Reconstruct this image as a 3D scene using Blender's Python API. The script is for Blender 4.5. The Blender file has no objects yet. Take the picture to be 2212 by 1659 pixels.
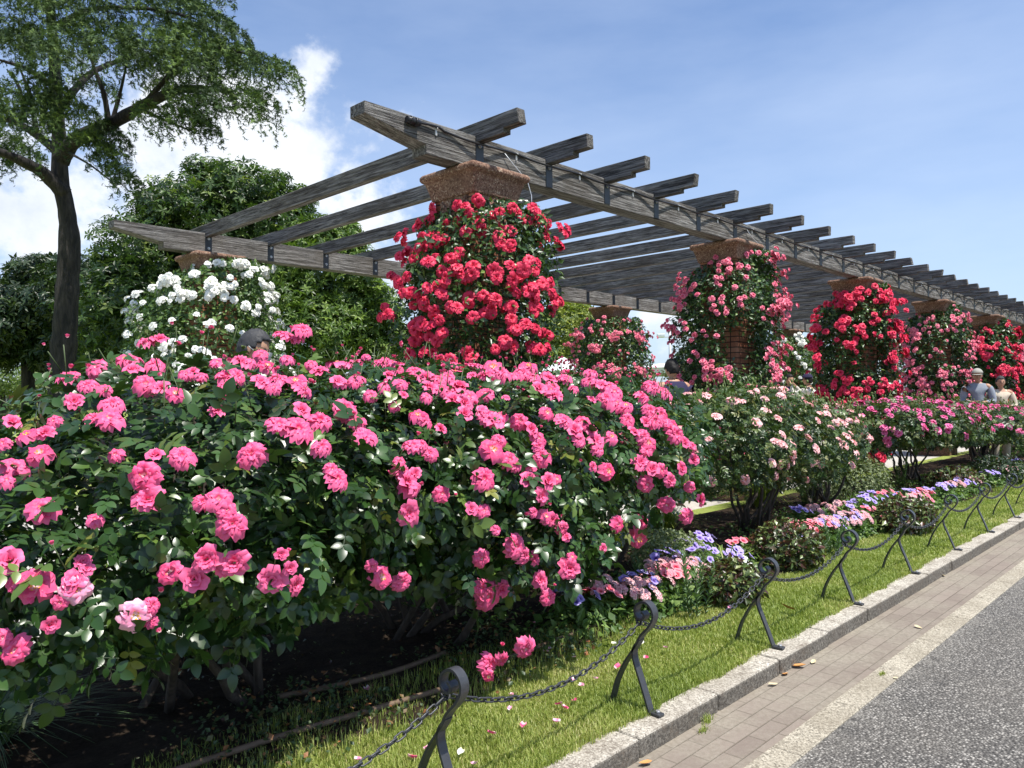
import bpy, bmesh, math, random
import numpy as np
from mathutils import Vector, Matrix, Euler, Quaternion
rad = math.radians
random.seed(7); rs = np.random.RandomState(11)

# ------------------------------------------------------------------ camera, sky, sun
scene = bpy.context.scene
CAM = np.array([0.0, 0.0, 1.30]); FPX = 3015.0/1.8228        # focal length in units of a 2212 px wide frame
MW = np.array([[0.6955675, -0.0050041, -0.7184433], [-0.7183750, -0.0202927, -0.6953600], [-0.0110995, 0.9997816, -0.0177097]])
def ray(px, py):
    return MW @ np.array([(px-1106)/FPX, -(py-829.5)/FPX, -1.0])
def at(px, py, d): return CAM + ray(px, py)*d
def at_y(px, py, y): r = ray(px, py); return CAM + r*((y-CAM[1])/r[1])
def at_z(px, py, z): r = ray(px, py); return CAM + r*((z-CAM[2])/r[2])
cd = bpy.data.cameras.new('camera'); cam = bpy.data.objects.new('camera', cd); scene.collection.objects.link(cam)
R = Matrix([list(r) for r in MW]); U, S_, Vt = np.linalg.svd(np.array(R)); R = Matrix((U @ Vt).tolist())
cam.matrix_world = Matrix.Translation(Vector(CAM)) @ R.to_4x4()
cd.sensor_width = 36; cd.sensor_fit = 'HORIZONTAL'; cd.lens = 36*3015/4032; cd.clip_end = 3000; cd.clip_start = .05
scene.camera = cam
scene.render.resolution_x, scene.render.resolution_y = 1024, 768
scene.view_settings.view_transform = 'Standard'; scene.view_settings.look = 'None'
scene.view_settings.exposure = 0.42; scene.view_settings.gamma = 1

SUN_EL, SUN_AZ = rad(67), rad(-88)          # azimuth measured from +X towards +Y: the sun stands over the path side
sdir = Vector((math.cos(SUN_EL)*math.cos(SUN_AZ), math.cos(SUN_EL)*math.sin(SUN_AZ), math.sin(SUN_EL)))
sl = bpy.data.lights.new('sun', 'SUN'); sl.energy = 5.0; sl.angle = rad(.53); sl.color = (1, .955, .88)
so = bpy.data.objects.new('sun', sl); scene.collection.objects.link(so)
so.rotation_euler = (-sdir).to_track_quat('-Z', 'Y').to_euler()

world = bpy.data.worlds.new('World'); scene.world = world; world.use_nodes = True
nt = world.node_tree; nt.nodes.clear(); N = nt.nodes.new; L = nt.links.new
def wmath(op, a, b=None, c=None, clamp=False):
    n = N('ShaderNodeMath'); n.operation = op; n.use_clamp = clamp
    for i, v in enumerate((a, b, c)):
        if v is None: continue
        if isinstance(v, (int, float)): n.inputs[i].default_value = v
        else: L(v, n.inputs[i])
    return n.outputs[0]
sky = N('ShaderNodeTexSky'); sky.sky_type = 'NISHITA'; sky.sun_disc = False; sky.sun_elevation = SUN_EL
sky.sun_rotation = math.atan2(sdir.x, sdir.y); sky.air_density = 1.0; sky.dust_density = 1.2; sky.ozone_density = 2.5
tc = N('ShaderNodeTexCoord'); nrm = N('ShaderNodeVectorMath'); nrm.operation = 'NORMALIZE'; L(tc.outputs['Generated'], nrm.inputs[0])
def noise_w(scale, detail, rough, off=(0, 0, 0), vec=None, zs=1.0):
    mp = N('ShaderNodeMapping'); mp.inputs['Location'].default_value = off; mp.inputs['Scale'].default_value = (1, 1, zs)
    L(vec or nrm.outputs[0], mp.inputs[0])
    n = N('ShaderNodeTexNoise'); n.inputs['Scale'].default_value = scale; n.inputs['Detail'].default_value = detail; n.inputs['Roughness'].default_value = rough
    L(mp.outputs[0], n.inputs['Vector']); return n.outputs[0]
# cumulus banks: directions (given through the frame they were read in), angular radius, weight
banks = [(590, 330, .095, 1.0), (655, 370, .055, .8), (480, 285, .085, .85), (470, 420, .13, 1.0), (660, 175, .045, .75), (620, 240, .04, .5), (720, 440, .10, .75), (860, 400, .09, .35),
         (60, 480, .14, .85), (250, 510, .10, .7), (20, 240, .12, .6), (200, 240, .12, .6), (330, 330, .09, .7), (470, 30, .08, .55), (330, 100, .08, .5), (900, 640, .12, .7), (1440, 700, .06, .7), (750, 560, .12, .6), (1230, 520, .15, .3)]
acc = None
for (px, py, r_, w_) in banks:
    d_ = ray(px, py); d_ = d_/np.linalg.norm(d_)
    v = N('ShaderNodeVectorMath'); v.operation = 'DISTANCE'; L(nrm.outputs[0], v.inputs[0]); v.inputs[1].default_value = tuple(d_)
    q = wmath('DIVIDE', v.outputs['Value'], r_*1.25); q = wmath('POWER', q, 2); q = wmath('MULTIPLY', q, -1); q = wmath('EXPONENT', q); q = wmath('MULTIPLY', q, w_)
    acc = q if acc is None else wmath('MAXIMUM', acc, q)
nz = noise_w(7, 9, .58, (3.1, 1.2, .4), zs=1.3); nz2 = noise_w(22, 7, .6, (.2, .6, .1))
m = wmath('ADD', wmath('MULTIPLY', nz, 2.1), wmath('MULTIPLY', nz2, .7)); m = wmath('ADD', m, -1.70)
m = wmath('ADD', m, wmath('MULTIPLY', acc, .90)); m = wmath('MULTIPLY', m, wmath('MULTIPLY', acc, 6, clamp=True))
mr = N('ShaderNodeMapRange'); mr.interpolation_type = 'SMOOTHSTEP'; mr.inputs[1].default_value = .08; mr.inputs[2].default_value = .46; L(m, mr.inputs[0])
sep = N('ShaderNodeSeparateXYZ'); L(nrm.outputs[0], sep.inputs[0])
# thin veil, denser low down
vz = N('ShaderNodeMapRange'); vz.inputs[1].default_value = .0; vz.inputs[2].default_value = .42; vz.inputs[3].default_value = .42; vz.inputs[4].default_value = .0; L(sep.outputs[2], vz.inputs[0])
nv = noise_w(2.2, 6, .55, (1.3, 4.2, 0), zs=3.5); veil = wmath('MULTIPLY', wmath('ADD', nv, -.25, clamp=True), 1.0)
veil = wmath('MULTIPLY', veil, .62); veil = wmath('ADD', veil, vz.outputs[0], clamp=True)
shade = N('ShaderNodeMapRange'); shade.inputs[1].default_value = .3; shade.inputs[2].default_value = .95; L(m, shade.inputs[0])
nsh = noise_w(11, 6, .6, (5, 2, 1)); 
ccol = N('ShaderNodeMix'); ccol.data_type = 'RGBA'; ccol.inputs[6].default_value = (8.4, 8.7, 9.1, 1); ccol.inputs[7].default_value = (5.2, 5.9, 7.3, 1)
L(wmath('MULTIPLY', wmath('ADD', nsh, -.38, clamp=True), 2.2, clamp=True), ccol.inputs[0])
tint = N('ShaderNodeMix'); tint.data_type = 'RGBA'; tint.blend_type = 'MULTIPLY'; tint.inputs[0].default_value = 1; tint.inputs[7].default_value = (1.0, 1.17, 1.38, 1); L(sky.outputs[0], tint.inputs[6])
mx1 = N('ShaderNodeMix'); mx1.data_type = 'RGBA'; mx1.inputs[7].default_value = (6.6, 7.6, 9.3, 1); L(veil, mx1.inputs[0]); L(tint.outputs[2], mx1.inputs[6])
mx2 = N('ShaderNodeMix'); mx2.data_type = 'RGBA'; L(mr.outputs[0], mx2.inputs[0]); L(mx1.outputs[2], mx2.inputs[6]); L(ccol.outputs[2], mx2.inputs[7])
bg = N('ShaderNodeBackground'); bg.inputs[1].default_value = .1; L(mx2.outputs[2], bg.inputs[0])
wo = N('ShaderNodeOutputWorld'); L(bg.outputs[0], wo.inputs[0])

# ------------------------------------------------------------------ helpers
COL = scene.collection
def tag(o, label=None, cat=None, group=None, kind=None):
    if label: o['label'] = label
    if cat: o['category'] = cat
    if group: o['group'] = group
    if kind: o['kind'] = kind
    return o
def empty(name, loc=(0, 0, 0), rz=0):
    o = bpy.data.objects.new(name, None); COL.objects.link(o); o.location = loc; o.rotation_euler = (0, 0, rz); o.empty_display_size = .1
    return o
def link_mesh(name, me, mat=None, parent=None):
    o = bpy.data.objects.new(name, me); COL.objects.link(o)
    if mat is not None and len(me.materials) == 0:
        for m_ in (mat if isinstance(mat, (list, tuple)) else [mat]): me.materials.append(m_)
    if parent: o.parent = parent
    return o
def np_mesh(name, V, F, smooth=False, attr=None, midx=None):
    """V (n,3), F (m,k) uniform polygons"""
    V = np.asarray(V, np.float32); F = np.asarray(F, np.int32); me = bpy.data.meshes.new(name)
    m_, k = F.shape
    me.vertices.add(len(V)); me.vertices.foreach_set('co', V.ravel())
    me.loops.add(m_*k); me.loops.foreach_set('vertex_index', F.ravel())
    me.polygons.add(m_); me.polygons.foreach_set('loop_start', np.arange(0, m_*k, k, dtype=np.int32)); me.polygons.foreach_set('loop_total', np.full(m_, k, np.int32))
    if midx is not None: me.polygons.foreach_set('material_index', np.asarray(midx, np.int32))
    me.polygons.foreach_set('use_smooth', np.full(m_, smooth, bool))
    me.update(calc_edges=True)
    if attr:
        for an, av in attr.items():
            a = me.attributes.new(an, 'FLOAT', 'POINT'); a.data.foreach_set('value', np.asarray(av, np.float32))
    me.validate(); return me
def frames(d, n):
    """rotation matrices with local x along d, local z close to n"""
    d = d/np.linalg.norm(d, axis=1, keepdims=True); y = np.cross(n, d); ln = np.linalg.norm(y, axis=1, keepdims=True); y = y/np.maximum(ln, 1e-6); z = np.cross(d, y)
    return np.stack([d, y, z], axis=2)
def scatter(T, F, P, Rm, sc, rnd=None, extra=None):
    """copies of template T at P; returns V, F, attributes"""
    n = len(P); k = len(T); sc = np.asarray(sc)
    if sc.ndim == 1: sc = sc[:, None]
    V = np.einsum('nij,nkj->nki', Rm, T[None]*(sc[:, None, :] if sc.shape[1] == 3 else sc[:, :, None])) + P[:, None, :]
    FF = (F[None] + (np.arange(n)*k)[:, None, None]).reshape(-1, F.shape[1])
    r_ = np.repeat(rs.rand(n) if rnd is None else rnd, k)
    at_ = {'rnd': r_}
    if extra is not None: at_['ext'] = np.tile(extra, n)
    return V.reshape(-1, 3), FF, at_
def merge(parts):
    V = []; F = []; A = {}; off = 0
    for v, f, a in parts:
        V.append(v); F.append(f+off); off += len(v)
        for k_, x in a.items(): A.setdefault(k_, []).append(x)
    return np.concatenate(V), np.concatenate(F), {k_: np.concatenate(x) for k_, x in A.items()}
class BM:
    def __init__(s): s.b = bmesh.new()
    def box(s, x0, x1, y0, y1, z0, z1, bev=0, seg=1):
        g = bmesh.ops.create_cube(s.b, size=1); vs = g['verts']
        for v in vs: v.co = Vector((x0+(v.co.x+.5)*(x1-x0), y0+(v.co.y+.5)*(y1-y0), z0+(v.co.z+.5)*(z1-z0)))
        if bev:
            es = list({e for v in vs for e in v.link_edges}); bmesh.ops.bevel(s.b, geom=es, offset=bev, segments=seg, affect='EDGES', profile=.6)
        return s
    def prism(s, pts, axis, a, b, bev=0):
        """polygon pts (u,v) extruded along axis from a to b"""
        def mk(u, v, w): return {'x': (w, u, v), 'y': (u, w, v), 'z': (u, v, w)}[axis]
        va = [s.b.verts.new(mk(u, v, a)) for u, v in pts]; vb = [s.b.verts.new(mk(u, v, b)) for u, v in pts]
        fs = [s.b.faces.new(va), s.b.faces.new(vb[::-1])]; n = len(pts)
        for i in range(n): fs.append(s.b.faces.new((va[(i+1) % n], va[i], vb[i], vb[(i+1) % n])))
        bmesh.ops.recalc_face_normals(s.b, faces=fs)
        if bev:
            es = list({e for f_ in fs for e in f_.edges}); bmesh.ops.bevel(s.b, geom=es, offset=bev, segments=2, affect='EDGES', profile=.6)
        return s
    def tube(s, pts, r, n=8, caps=True, flat=None):
        pts = [Vector(p) for p in pts]; rr = r if isinstance(r, (list, tuple, np.ndarray)) else [r]*len(pts); rings = []; up = None
        for i, p in enumerate(pts):
            t = (pts[min(i+1, len(pts)-1)]-pts[max(i-1, 0)]).normalized()
            if up is None: up = Vector((0, 0, 1)) if abs(t.z) < .9 else Vector((1, 0, 0))
            a = t.cross(up).normalized(); b = a.cross(t).normalized(); up = b
            ring = [s.b.verts.new(p + a*math.cos(2*math.pi*k/n)*rr[i] + b*math.sin(2*math.pi*k/n)*rr[i]) for k in range(n)]
            rings.append(ring)
        for i in range(len(rings)-1):
            for k in range(n):
                f_ = s.b.faces.new((rings[i][k], rings[i][(k+1) % n], rings[i+1][(k+1) % n], rings[i+1][k])); f_.smooth = True
        if caps:
            s.b.faces.new(rings[0][::-1]); s.b.faces.new(rings[-1])
        return s
    def sphere(s, c, r, seg=12, ring=8, sc=(1, 1, 1)):
        g = bmesh.ops.create_uvsphere(s.b, u_segments=seg, v_segments=ring, radius=1)
        for v in g['verts']: v.co = Vector((c[0]+v.co.x*r*sc[0], c[1]+v.co.y*r*sc[1], c[2]+v.co.z*r*sc[2]))
        for v in g['verts']:
            for f_ in v.link_faces: f_.smooth = True
        return s
    def build(s, name, mat, parent=None):
        me = bpy.data.meshes.new(name); bmesh.ops.recalc_face_normals(s.b, faces=s.b.faces[:]); s.b.to_mesh(me); s.b.free()
        return link_mesh(name, me, mat, parent)
# smooth pseudo-noise in numpy
_ph = rs.rand(24, 4)
def sn(P, f=1.0, k=0):
    s = 0
    for i in range(6):
        a = _ph[(i+k*3) % 24]; w = np.array([math.cos(a[0]*6.28)*(1+a[1]), math.sin(a[0]*6.28)*(1+a[2]), (a[3]-.5)*2.6])*f*(1+.35*i)
        s = s + np.sin(P @ w + a[2]*6.28 + i)/(1+.3*i)
    return s/3.2

# ------------------------------------------------------------------ materials
class Mt:
    def __init__(s, name):
        s.m = bpy.data.materials.new(name); s.m.use_nodes = True; s.t = s.m.node_tree; s.b = s.t.nodes['Principled BSDF']; s.out = s.t.nodes['Material Output']
        s.tc = s.n('ShaderNodeTexCoord')
    def n(s, ty, **k):
        x = s.t.nodes.new(ty)
        for a, v in k.items(): setattr(x, a, v)
        return x
    def l(s, a, b): s.t.links.new(a, b)
    def mapping(s, sc=(1, 1, 1), rot=(0, 0, 0), src=None):
        mp = s.n('ShaderNodeMapping'); mp.inputs['Scale'].default_value = sc; mp.inputs['Rotation'].default_value = rot; s.l(src or s.tc.outputs['Object'], mp.inputs[0]); return mp.outputs[0]
    def noise(s, scale, detail=4, rough=.55, vec=None, dist=0):
        x = s.n('ShaderNodeTexNoise'); x.inputs['Scale'].default_value = scale; x.inputs['Detail'].default_value = detail; x.inputs['Roughness'].default_value = rough; x.inputs['Distortion'].default_value = dist
        s.l(vec or s.tc.outputs['Object'], x.inputs['Vector']); return x.outputs[0]
    def vor(s, scale, vec=None, feat='F1', out='Distance'):
        x = s.n('ShaderNodeTexVoronoi'); x.feature = feat; x.inputs['Scale'].default_value = scale; s.l(vec or s.tc.outputs['Object'], x.inputs['Vector']); return x.outputs[out]
    def ramp(s, fac, stops, mode='LINEAR'):
        x = s.n('ShaderNodeValToRGB'); cr = x.color_ramp; cr.interpolation = mode
        while len(cr.elements) < len(stops): cr.elements.new(.5)
        for e, (p, c) in zip(cr.elements, stops): e.position = p; e.color = (*(c if isinstance(c, (tuple, list)) else (c, c, c)), 1)
        s.l(fac, x.inputs[0]); return x.outputs[0]
    def mix(s, fac, a, b, mode='MIX'):
        x = s.n('ShaderNodeMix', data_type='RGBA', blend_type=mode)
        for i, v in ((0, fac), (6, a), (7, b)):
            if isinstance(v, (int, float)): x.inputs[i].default_value = v
            elif isinstance(v, (tuple, list)): x.inputs[i].default_value = (*v, 1)
            else: s.l(v, x.inputs[i])
        return x.outputs[2]
    def math(s, op, a, b=0, clamp=False):
        x = s.n('ShaderNodeMath', operation=op); x.use_clamp = clamp
        for i, v in enumerate((a, b)):
            if isinstance(v, (int, float)): x.inputs[i].default_value = v
            else: s.l(v, x.inputs[i])
        return x.outputs[0]
    def attr(s, name): x = s.n('ShaderNodeAttribute', attribute_name=name); return x.outputs['Fac']
    def objrnd(s): return s.n('ShaderNodeObjectInfo').outputs['Random']
    def col(s, c):
        if isinstance(c, (tuple, list)): s.b.inputs['Base Color'].default_value = (*c, 1)
        else: s.l(c, s.b.inputs['Base Color'])
        return s
    def set(s, rough=None, spec=None, metal=None):
        if rough is not None:
            if isinstance(rough, (int, float)): s.b.inputs['Roughness'].default_value = rough
            else: s.l(rough, s.b.inputs['Roughness'])
        if spec is not None: s.b.inputs['Specular IOR Level'].default_value = spec
        if metal is not None: s.b.inputs['Metallic'].default_value = metal
        return s
    def bump(s, h, strength=.5, dist=.01):
        x = s.n('ShaderNodeBump'); x.inputs['Strength'].default_value = strength; x.inputs['Distance'].default_value = dist; s.l(h, x.inputs['Height']); s.l(x.outputs[0], s.b.inputs['Normal']); return s
    def translucent(s, fac, color):
        tr = s.n('ShaderNodeBsdfTranslucent'); ms = s.n('ShaderNodeMixShader'); ms.inputs[0].default_value = fac
        if isinstance(color, (tuple, list)): tr.inputs[0].default_value = (*color, 1)
        else: s.l(color, tr.inputs[0])
        s.l(s.b.outputs[0], ms.inputs[1]); s.l(tr.outputs[0], ms.inputs[2]); s.l(ms.outputs[0], s.out.inputs[0]); return s

def leaf_mat(name, stops, rough=.4, tr=.22, trc=(.12, .22, .03), spec=.5):
    m_ = Mt(name); c = m_.ramp(m_.attr('rnd'), stops); m_.col(c).set(rough, spec)
    m_.translucent(tr, m_.mix(.5, m_.mix(1.0, c, (2.0, 2.2, .8), 'MULTIPLY'), trc)); return m_.m
M = {}
M['rose_leaf'] = leaf_mat('rose_leaf', [(0, (.014, .038, .008)), (.45, (.026, .066, .013)), (.85, (.046, .10, .02)), (.96, (.11, .17, .03)), (1, (.2, .2, .04))], .33, .10)
M['climb_leaf'] = leaf_mat('climbing_rose_leaf', [(0, (.015, .038, .009)), (.5, (.028, .068, .014)), (.9, (.06, .125, .025)), (1, (.16, .24, .05))], .36, .12)
M['white_leaf'] = leaf_mat('white_rose_leaf', [(0, (.03, .07, .02)), (.5, (.06, .12, .03)), (1, (.16, .25, .06))], .42, .2)
M['pale_leaf'] = leaf_mat('pale_rose_leaf', [(0, (.018, .04, .010)), (.5, (.036, .075, .017)), (.85, (.09, .14, .03)), (1, (.2, .2, .07))], .4, .14)
M['cedar_leaf'] = leaf_mat('cedar_needle', [(0, (.014, .032, .012)), (.5, (.05, .095, .022)), (1, (.19, .28, .05))], .8, .03)
M['magnolia_leaf'] = leaf_mat('magnolia_leaf', [(0, (.016, .036, .010)), (.5, (.035, .075, .014)), (.85, (.09, .16, .03)), (1, (.22, .27, .06))], .42, .22)
M['laurel_leaf'] = leaf_mat('laurel_leaf', [(0, (.025, .052, .010)), (.5, (.075, .14, .02)), (1, (.2, .29, .045))], .45, .22)
M['dark_leaf'] = leaf_mat('dark_evergreen_leaf', [(0, (.01, .025, .009)), (.7, (.022, .045, .014)), (1, (.05, .085, .022))], .45, .1)
M['camphor_leaf'] = leaf_mat('camphor_leaf', [(0, (.10, .15, .02)), (.5, (.2, .25, .035)), (1, (.36, .38, .06))], .5, .25)
M['grey_leaf'] = leaf_mat('grey_pine_leaf', [(0, (.07, .09, .05)), (1, (.18, .2, .12))], .6, .2)
M['far_leaf'] = leaf_mat('far_tree_leaf', [(0, (.05, .09, .02)), (1, (.17, .23, .06))], .6, .2)
M['bed_leaf'] = leaf_mat('bed_plant_leaf', [(0, (.04, .09, .02)), (.6, (.09, .17, .03)), (1, (.2, .3, .07))], .5, .25)
M['lys_leaf'] = leaf_mat('feathery_stem_leaf', [(0, (.05, .11, .04)), (1, (.13, .22, .09))], .5, .2)
M['bronze_leaf'] = leaf_mat('bronze_leaf', [(0, (.04, .016, .012)), (.22, (.09, .035, .02)), (.36, (.035, .055, .015)), (.8, (.09, .14, .035)), (1, (.28, .32, .12))], .35, .15, (.2, .08, .03))
M['thyme_leaf'] = leaf_mat('pale_shrub_leaf', [(0, (.1, .14, .06)), (1, (.26, .3, .14))], .6, .2)
M['sedge_leaf'] = leaf_mat('sedge_leaf', [(0, (.06, .1, .02)), (.6, (.2, .28, .03)), (1, (.36, .42, .07))], .5, .3, (.3, .35, .04))
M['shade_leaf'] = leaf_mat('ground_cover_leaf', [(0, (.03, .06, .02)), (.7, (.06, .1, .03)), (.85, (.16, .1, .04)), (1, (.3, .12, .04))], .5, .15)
M['grass'] = leaf_mat('grass_blade', [(0, (.12, .17, .03)), (.4, (.22, .29, .05)), (.7, (.36, .40, .10)), (.86, (.52, .48, .2)), (1, (.62, .54, .32))], .5, .25, (.3, .42, .06))

def petal_mat(name, deep, main, pale, tr=.3, center=None, amt=.5):
    m_ = Mt(name); e = m_.attr('ext')     # ext: 0 at the petal's base, 1 at its rim
    r_ = m_.objrnd(); a = m_.attr('rnd')
    c = m_.mix(m_.ramp(a, [(.15, 0.0), (.9, 1.0)]), main, deep); c = m_.mix(m_.ramp(e, [(.15, .6), (.6, 0.0)]), c, deep)  # deeper tone near the base paints crease shade into the petal colour
    c = m_.mix(m_.math('MULTIPLY', r_, .35), c, pale)
    if center: c = m_.mix(m_.ramp(e, [(0, 1.0), (.18, .75), (.42, .0)]), c, center)
    st = m_.noise(9, 3, .6); c = m_.mix(m_.math('MULTIPLY', m_.ramp(e, [(.5, 0.0), (1, 1.0)]), m_.math('ADD', m_.math('MULTIPLY', st, .5), amt)), c, pale)
    m_.col(c).set(.5, .3).translucent(tr*.62, m_.mix(.2, c, pale)); return m_.m
M['pink'] = petal_mat('hot_pink_petal', (.60, .014, .09), (.84, .042, .18), (.95, .21, .42), .3, (.98, .62, .66))
M['palecentre'] = petal_mat('faded_pink_petal', (.8, .12, .3), (.92, .3, .48), (.97, .6, .72), .3, (.98, .9, .88))
M['red'] = petal_mat('crimson_petal', (.42, .003, .018), (.74, .010, .055), (.92, .075, .17), .25, None, .4)
M['rose2'] = petal_mat('rose_pink_petal', (.55, .025, .09), (.8, .07, .18), (.95, .33, .42), .25, None, .5)
M['white'] = petal_mat('white_petal', (.74, .74, .64), (.86, .87, .8), (.92, .92, .9), .3, (.8, .78, .5), .3)
M['salmon'] = petal_mat('pale_salmon_petal', (.85, .2, .18), (.92, .38, .38), (.95, .66, .66), .3, (.95, .7, .3), .5)
M['pink2'] = petal_mat('bright_pink_petal', (.55, .02, .14), (.82, .07, .27), (.93, .28, .52), .28, None, .5)
M['yellow'] = Mt('stamen').col((.75, .4, .05)).set(.7).m
M['budgreen'] = Mt('sepal').col((.12, .17, .04)).set(.5).m
M['stemgreen'] = Mt('green_stem').col((.07, .1, .03)).set(.5).m
def _stem():
    m_ = Mt('woody_stem'); n_ = m_.noise(30, 5, .6, m_.mapping((1, 1, .25))); m_.col(m_.ramp(n_, [(.3, (.03, .022, .016)), (.7, (.10, .078, .06))])).set(.85).bump(n_, .6, .01); return m_.m
M['wood_stem'] = _stem()
def _bark():
    m_ = Mt('cedar_bark'); v = m_.mapping((9, 9, 1.6)); n_ = m_.noise(1.6, 8, .65, v, .4); m_.col(m_.ramp(n_, [(.38, (.010, .009, .009)), (.6, (.040, .034, .030)), (.8, (.09, .078, .068))])).set(.95).bump(n_, 1, .08); return m_.m
M['bark'] = _bark()
def _wood(axis):
    m_ = Mt('weathered_timber_'+axis); sc = {'x': (.7, 20, 20), 'y': (20, .7, 20)}[axis]
    v = m_.mapping(sc); off = m_.n('ShaderNodeVectorMath', operation='ADD'); m_.l(v, off.inputs[0]); mm = m_.math('MULTIPLY', m_.objrnd(), 37.0); m_.l(mm, off.inputs[1]); v = off.outputs[0]
    g = m_.noise(2.2, 10, .68, v, .6); g2 = m_.noise(7, 6, .7, v); st = m_.noise(1.6, 5, .6, m_.mapping((1, 1, 1)))
    c = m_.ramp(g, [(.30, (.035, .031, .028)), (.43, (.14, .131, .122)), (.55, (.30, .288, .272)), (.72, (.50, .485, .465))])
    cr = m_.ramp(g2, [(.40, .08), (.49, 1.0)]); c = m_.mix(.85, c, cr, 'MULTIPLY')
    c = m_.mix(m_.ramp(st, [(.45, 0.0), (.70, .55)]), c, (.09, .074, .058))
    c = m_.mix(m_.math('MULTIPLY', m_.objrnd(), .35), c, m_.mix(1.0, c, (.62, .58, .52), 'MULTIPLY'))
    h = m_.math('ADD', g, m_.math('MULTIPLY', g2, .6)); m_.col(c).set(.92, .15).bump(h, 1, .03); return m_.m
M['timber_x'] = _wood('x'); M['timber_y'] = _wood('y')
def _cap():
    m_ = Mt('aggregate_capital'); v = m_.vor(85, out='Color'); n_ = m_.noise(70, 4, .7); big = m_.noise(4, 4)
    c = m_.ramp(v, [(.1, (.10, .05, .035)), (.45, (.21, .115, .08)), (.8, (.33, .21, .145)), (.97, (.56, .44, .33))]); c = m_.mix(m_.ramp(big, [(.4, 0.0), (.75, .55)]), c, (.12, .08, .06))
    m_.col(c).set(.9, .2).bump(m_.math('ADD', n_, m_.vor(85)), .6, .008); return m_.m
M['capital'] = _cap()
def _brick():
    m_ = Mt('terracotta_brick'); sx = m_.n('ShaderNodeSeparateXYZ'); m_.l(m_.tc.outputs['Object'], sx.inputs[0]); cx = m_.n('ShaderNodeCombineXYZ')
    m_.l(m_.math('ADD', sx.outputs[0], sx.outputs[1]), cx.inputs[0]); m_.l(sx.outputs[2], cx.inputs[1])
    b = m_.n('ShaderNodeTexBrick'); b.inputs['Scale'].default_value = 1; b.inputs['Brick Width'].default_value = .215; b.inputs['Row Height'].default_value = .068; b.inputs['Mortar Size'].default_value = .006; b.offset = 0
    b.inputs['Color1'].default_value = (.30, .115, .065, 1); b.inputs['Color2'].default_value = (.42, .20, .12, 1); b.inputs['Mortar'].default_value = (.05, .035, .03, 1); m_.l(cx.outputs[0], b.inputs['Vector'])
    w = m_.n('ShaderNodeTexWave'); w.inputs['Scale'].default_value = 22; w.inputs['Distortion'].default_value = .6; m_.l(cx.outputs[0], w.inputs['Vector'])
    c = m_.mix(.35, b.outputs['Color'], m_.ramp(w.outputs[0], [(0, .45), (1, 1.0)]), 'MULTIPLY')
    m_.col(c).set(.85, .2).bump(m_.math('SUBTRACT', m_.math('MULTIPLY', w.outputs[0], .3), b.outputs['Fac']), .8, .01); return m_.m
M['brick'] = _brick()
def _granite(name, dark=0.0, tint=(1, 1, 1)):
    m_ = Mt(name); v = m_.vor(150, out='Color'); n_ = m_.noise(3, 5, .6); f = m_.noise(60, 6, .75)
    sz = m_.n('ShaderNodeSeparateXYZ'); ge = m_.n('ShaderNodeNewGeometry'); m_.l(ge.outputs['Normal'], sz.inputs[0])
    c = m_.ramp(v, [(.1, (.2, .18, .15)), (.5, (.46, .42, .35)), (.9, (.7, .65, .55))]); c = m_.mix(m_.ramp(n_, [(.35, 0.0), (.7, .6)]), c, (.25, .215, .165)); c = m_.mix(1.0, c, tint, 'MULTIPLY')
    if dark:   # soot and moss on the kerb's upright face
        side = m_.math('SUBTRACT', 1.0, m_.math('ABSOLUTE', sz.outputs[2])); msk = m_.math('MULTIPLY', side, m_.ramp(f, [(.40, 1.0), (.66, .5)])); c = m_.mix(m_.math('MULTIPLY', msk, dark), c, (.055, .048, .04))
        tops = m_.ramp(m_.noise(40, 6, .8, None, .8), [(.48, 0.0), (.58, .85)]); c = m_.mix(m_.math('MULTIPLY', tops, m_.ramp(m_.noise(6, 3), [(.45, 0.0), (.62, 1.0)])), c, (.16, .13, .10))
    m_.col(c).set(.85, .25).bump(f, .7, .012); return m_.m
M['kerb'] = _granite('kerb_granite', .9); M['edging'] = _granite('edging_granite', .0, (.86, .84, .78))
def _asphalt():
    m_ = Mt('worn_asphalt'); v = m_.vor(95, out='Color'); d = m_.vor(95); big = m_.noise(.8, 5); n2 = m_.noise(14, 5, .6)
    c = m_.ramp(v, [(.15, (.06, .057, .052)), (.42, (.16, .15, .135)), (.62, (.33, .31, .275)), (.82, (.66, .62, .55))])
    c = m_.mix(m_.ramp(d, [(.25, 0.0), (.6, .85)]), c, (.05, .047, .044)); c = m_.mix(m_.ramp(n2, [(.35, .0), (.7, .3)]), c, (.07, .066, .06)); c = m_.mix(m_.ramp(big, [(.4, 0.0), (.65, .45)]), c, (.2, .18, .15)); c = m_.mix(m_.ramp(m_.noise(2.6, 7, .7), [(.56, 0.0), (.66, .5)]), c, (.05, .048, .045))
    sy = m_.n('ShaderNodeSeparateXYZ'); m_.l(m_.tc.outputs['Object'], sy.inputs[0]); ed = m_.n('ShaderNodeMapRange'); ed.inputs[1].default_value = 1.10; ed.inputs[2].default_value = 1.262; m_.l(sy.outputs[1], ed.inputs[0]); c = m_.mix(m_.math('MULTIPLY', ed.outputs[0], m_.ramp(n2, [(.4, .0), (.65, .5)])), c, (.30, .28, .24))
    m_.col(c).set(.8, .3).bump(m_.math('SUBTRACT', 1.0, d), .9, .012); return m_.m
M['asphalt'] = _asphalt()
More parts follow.
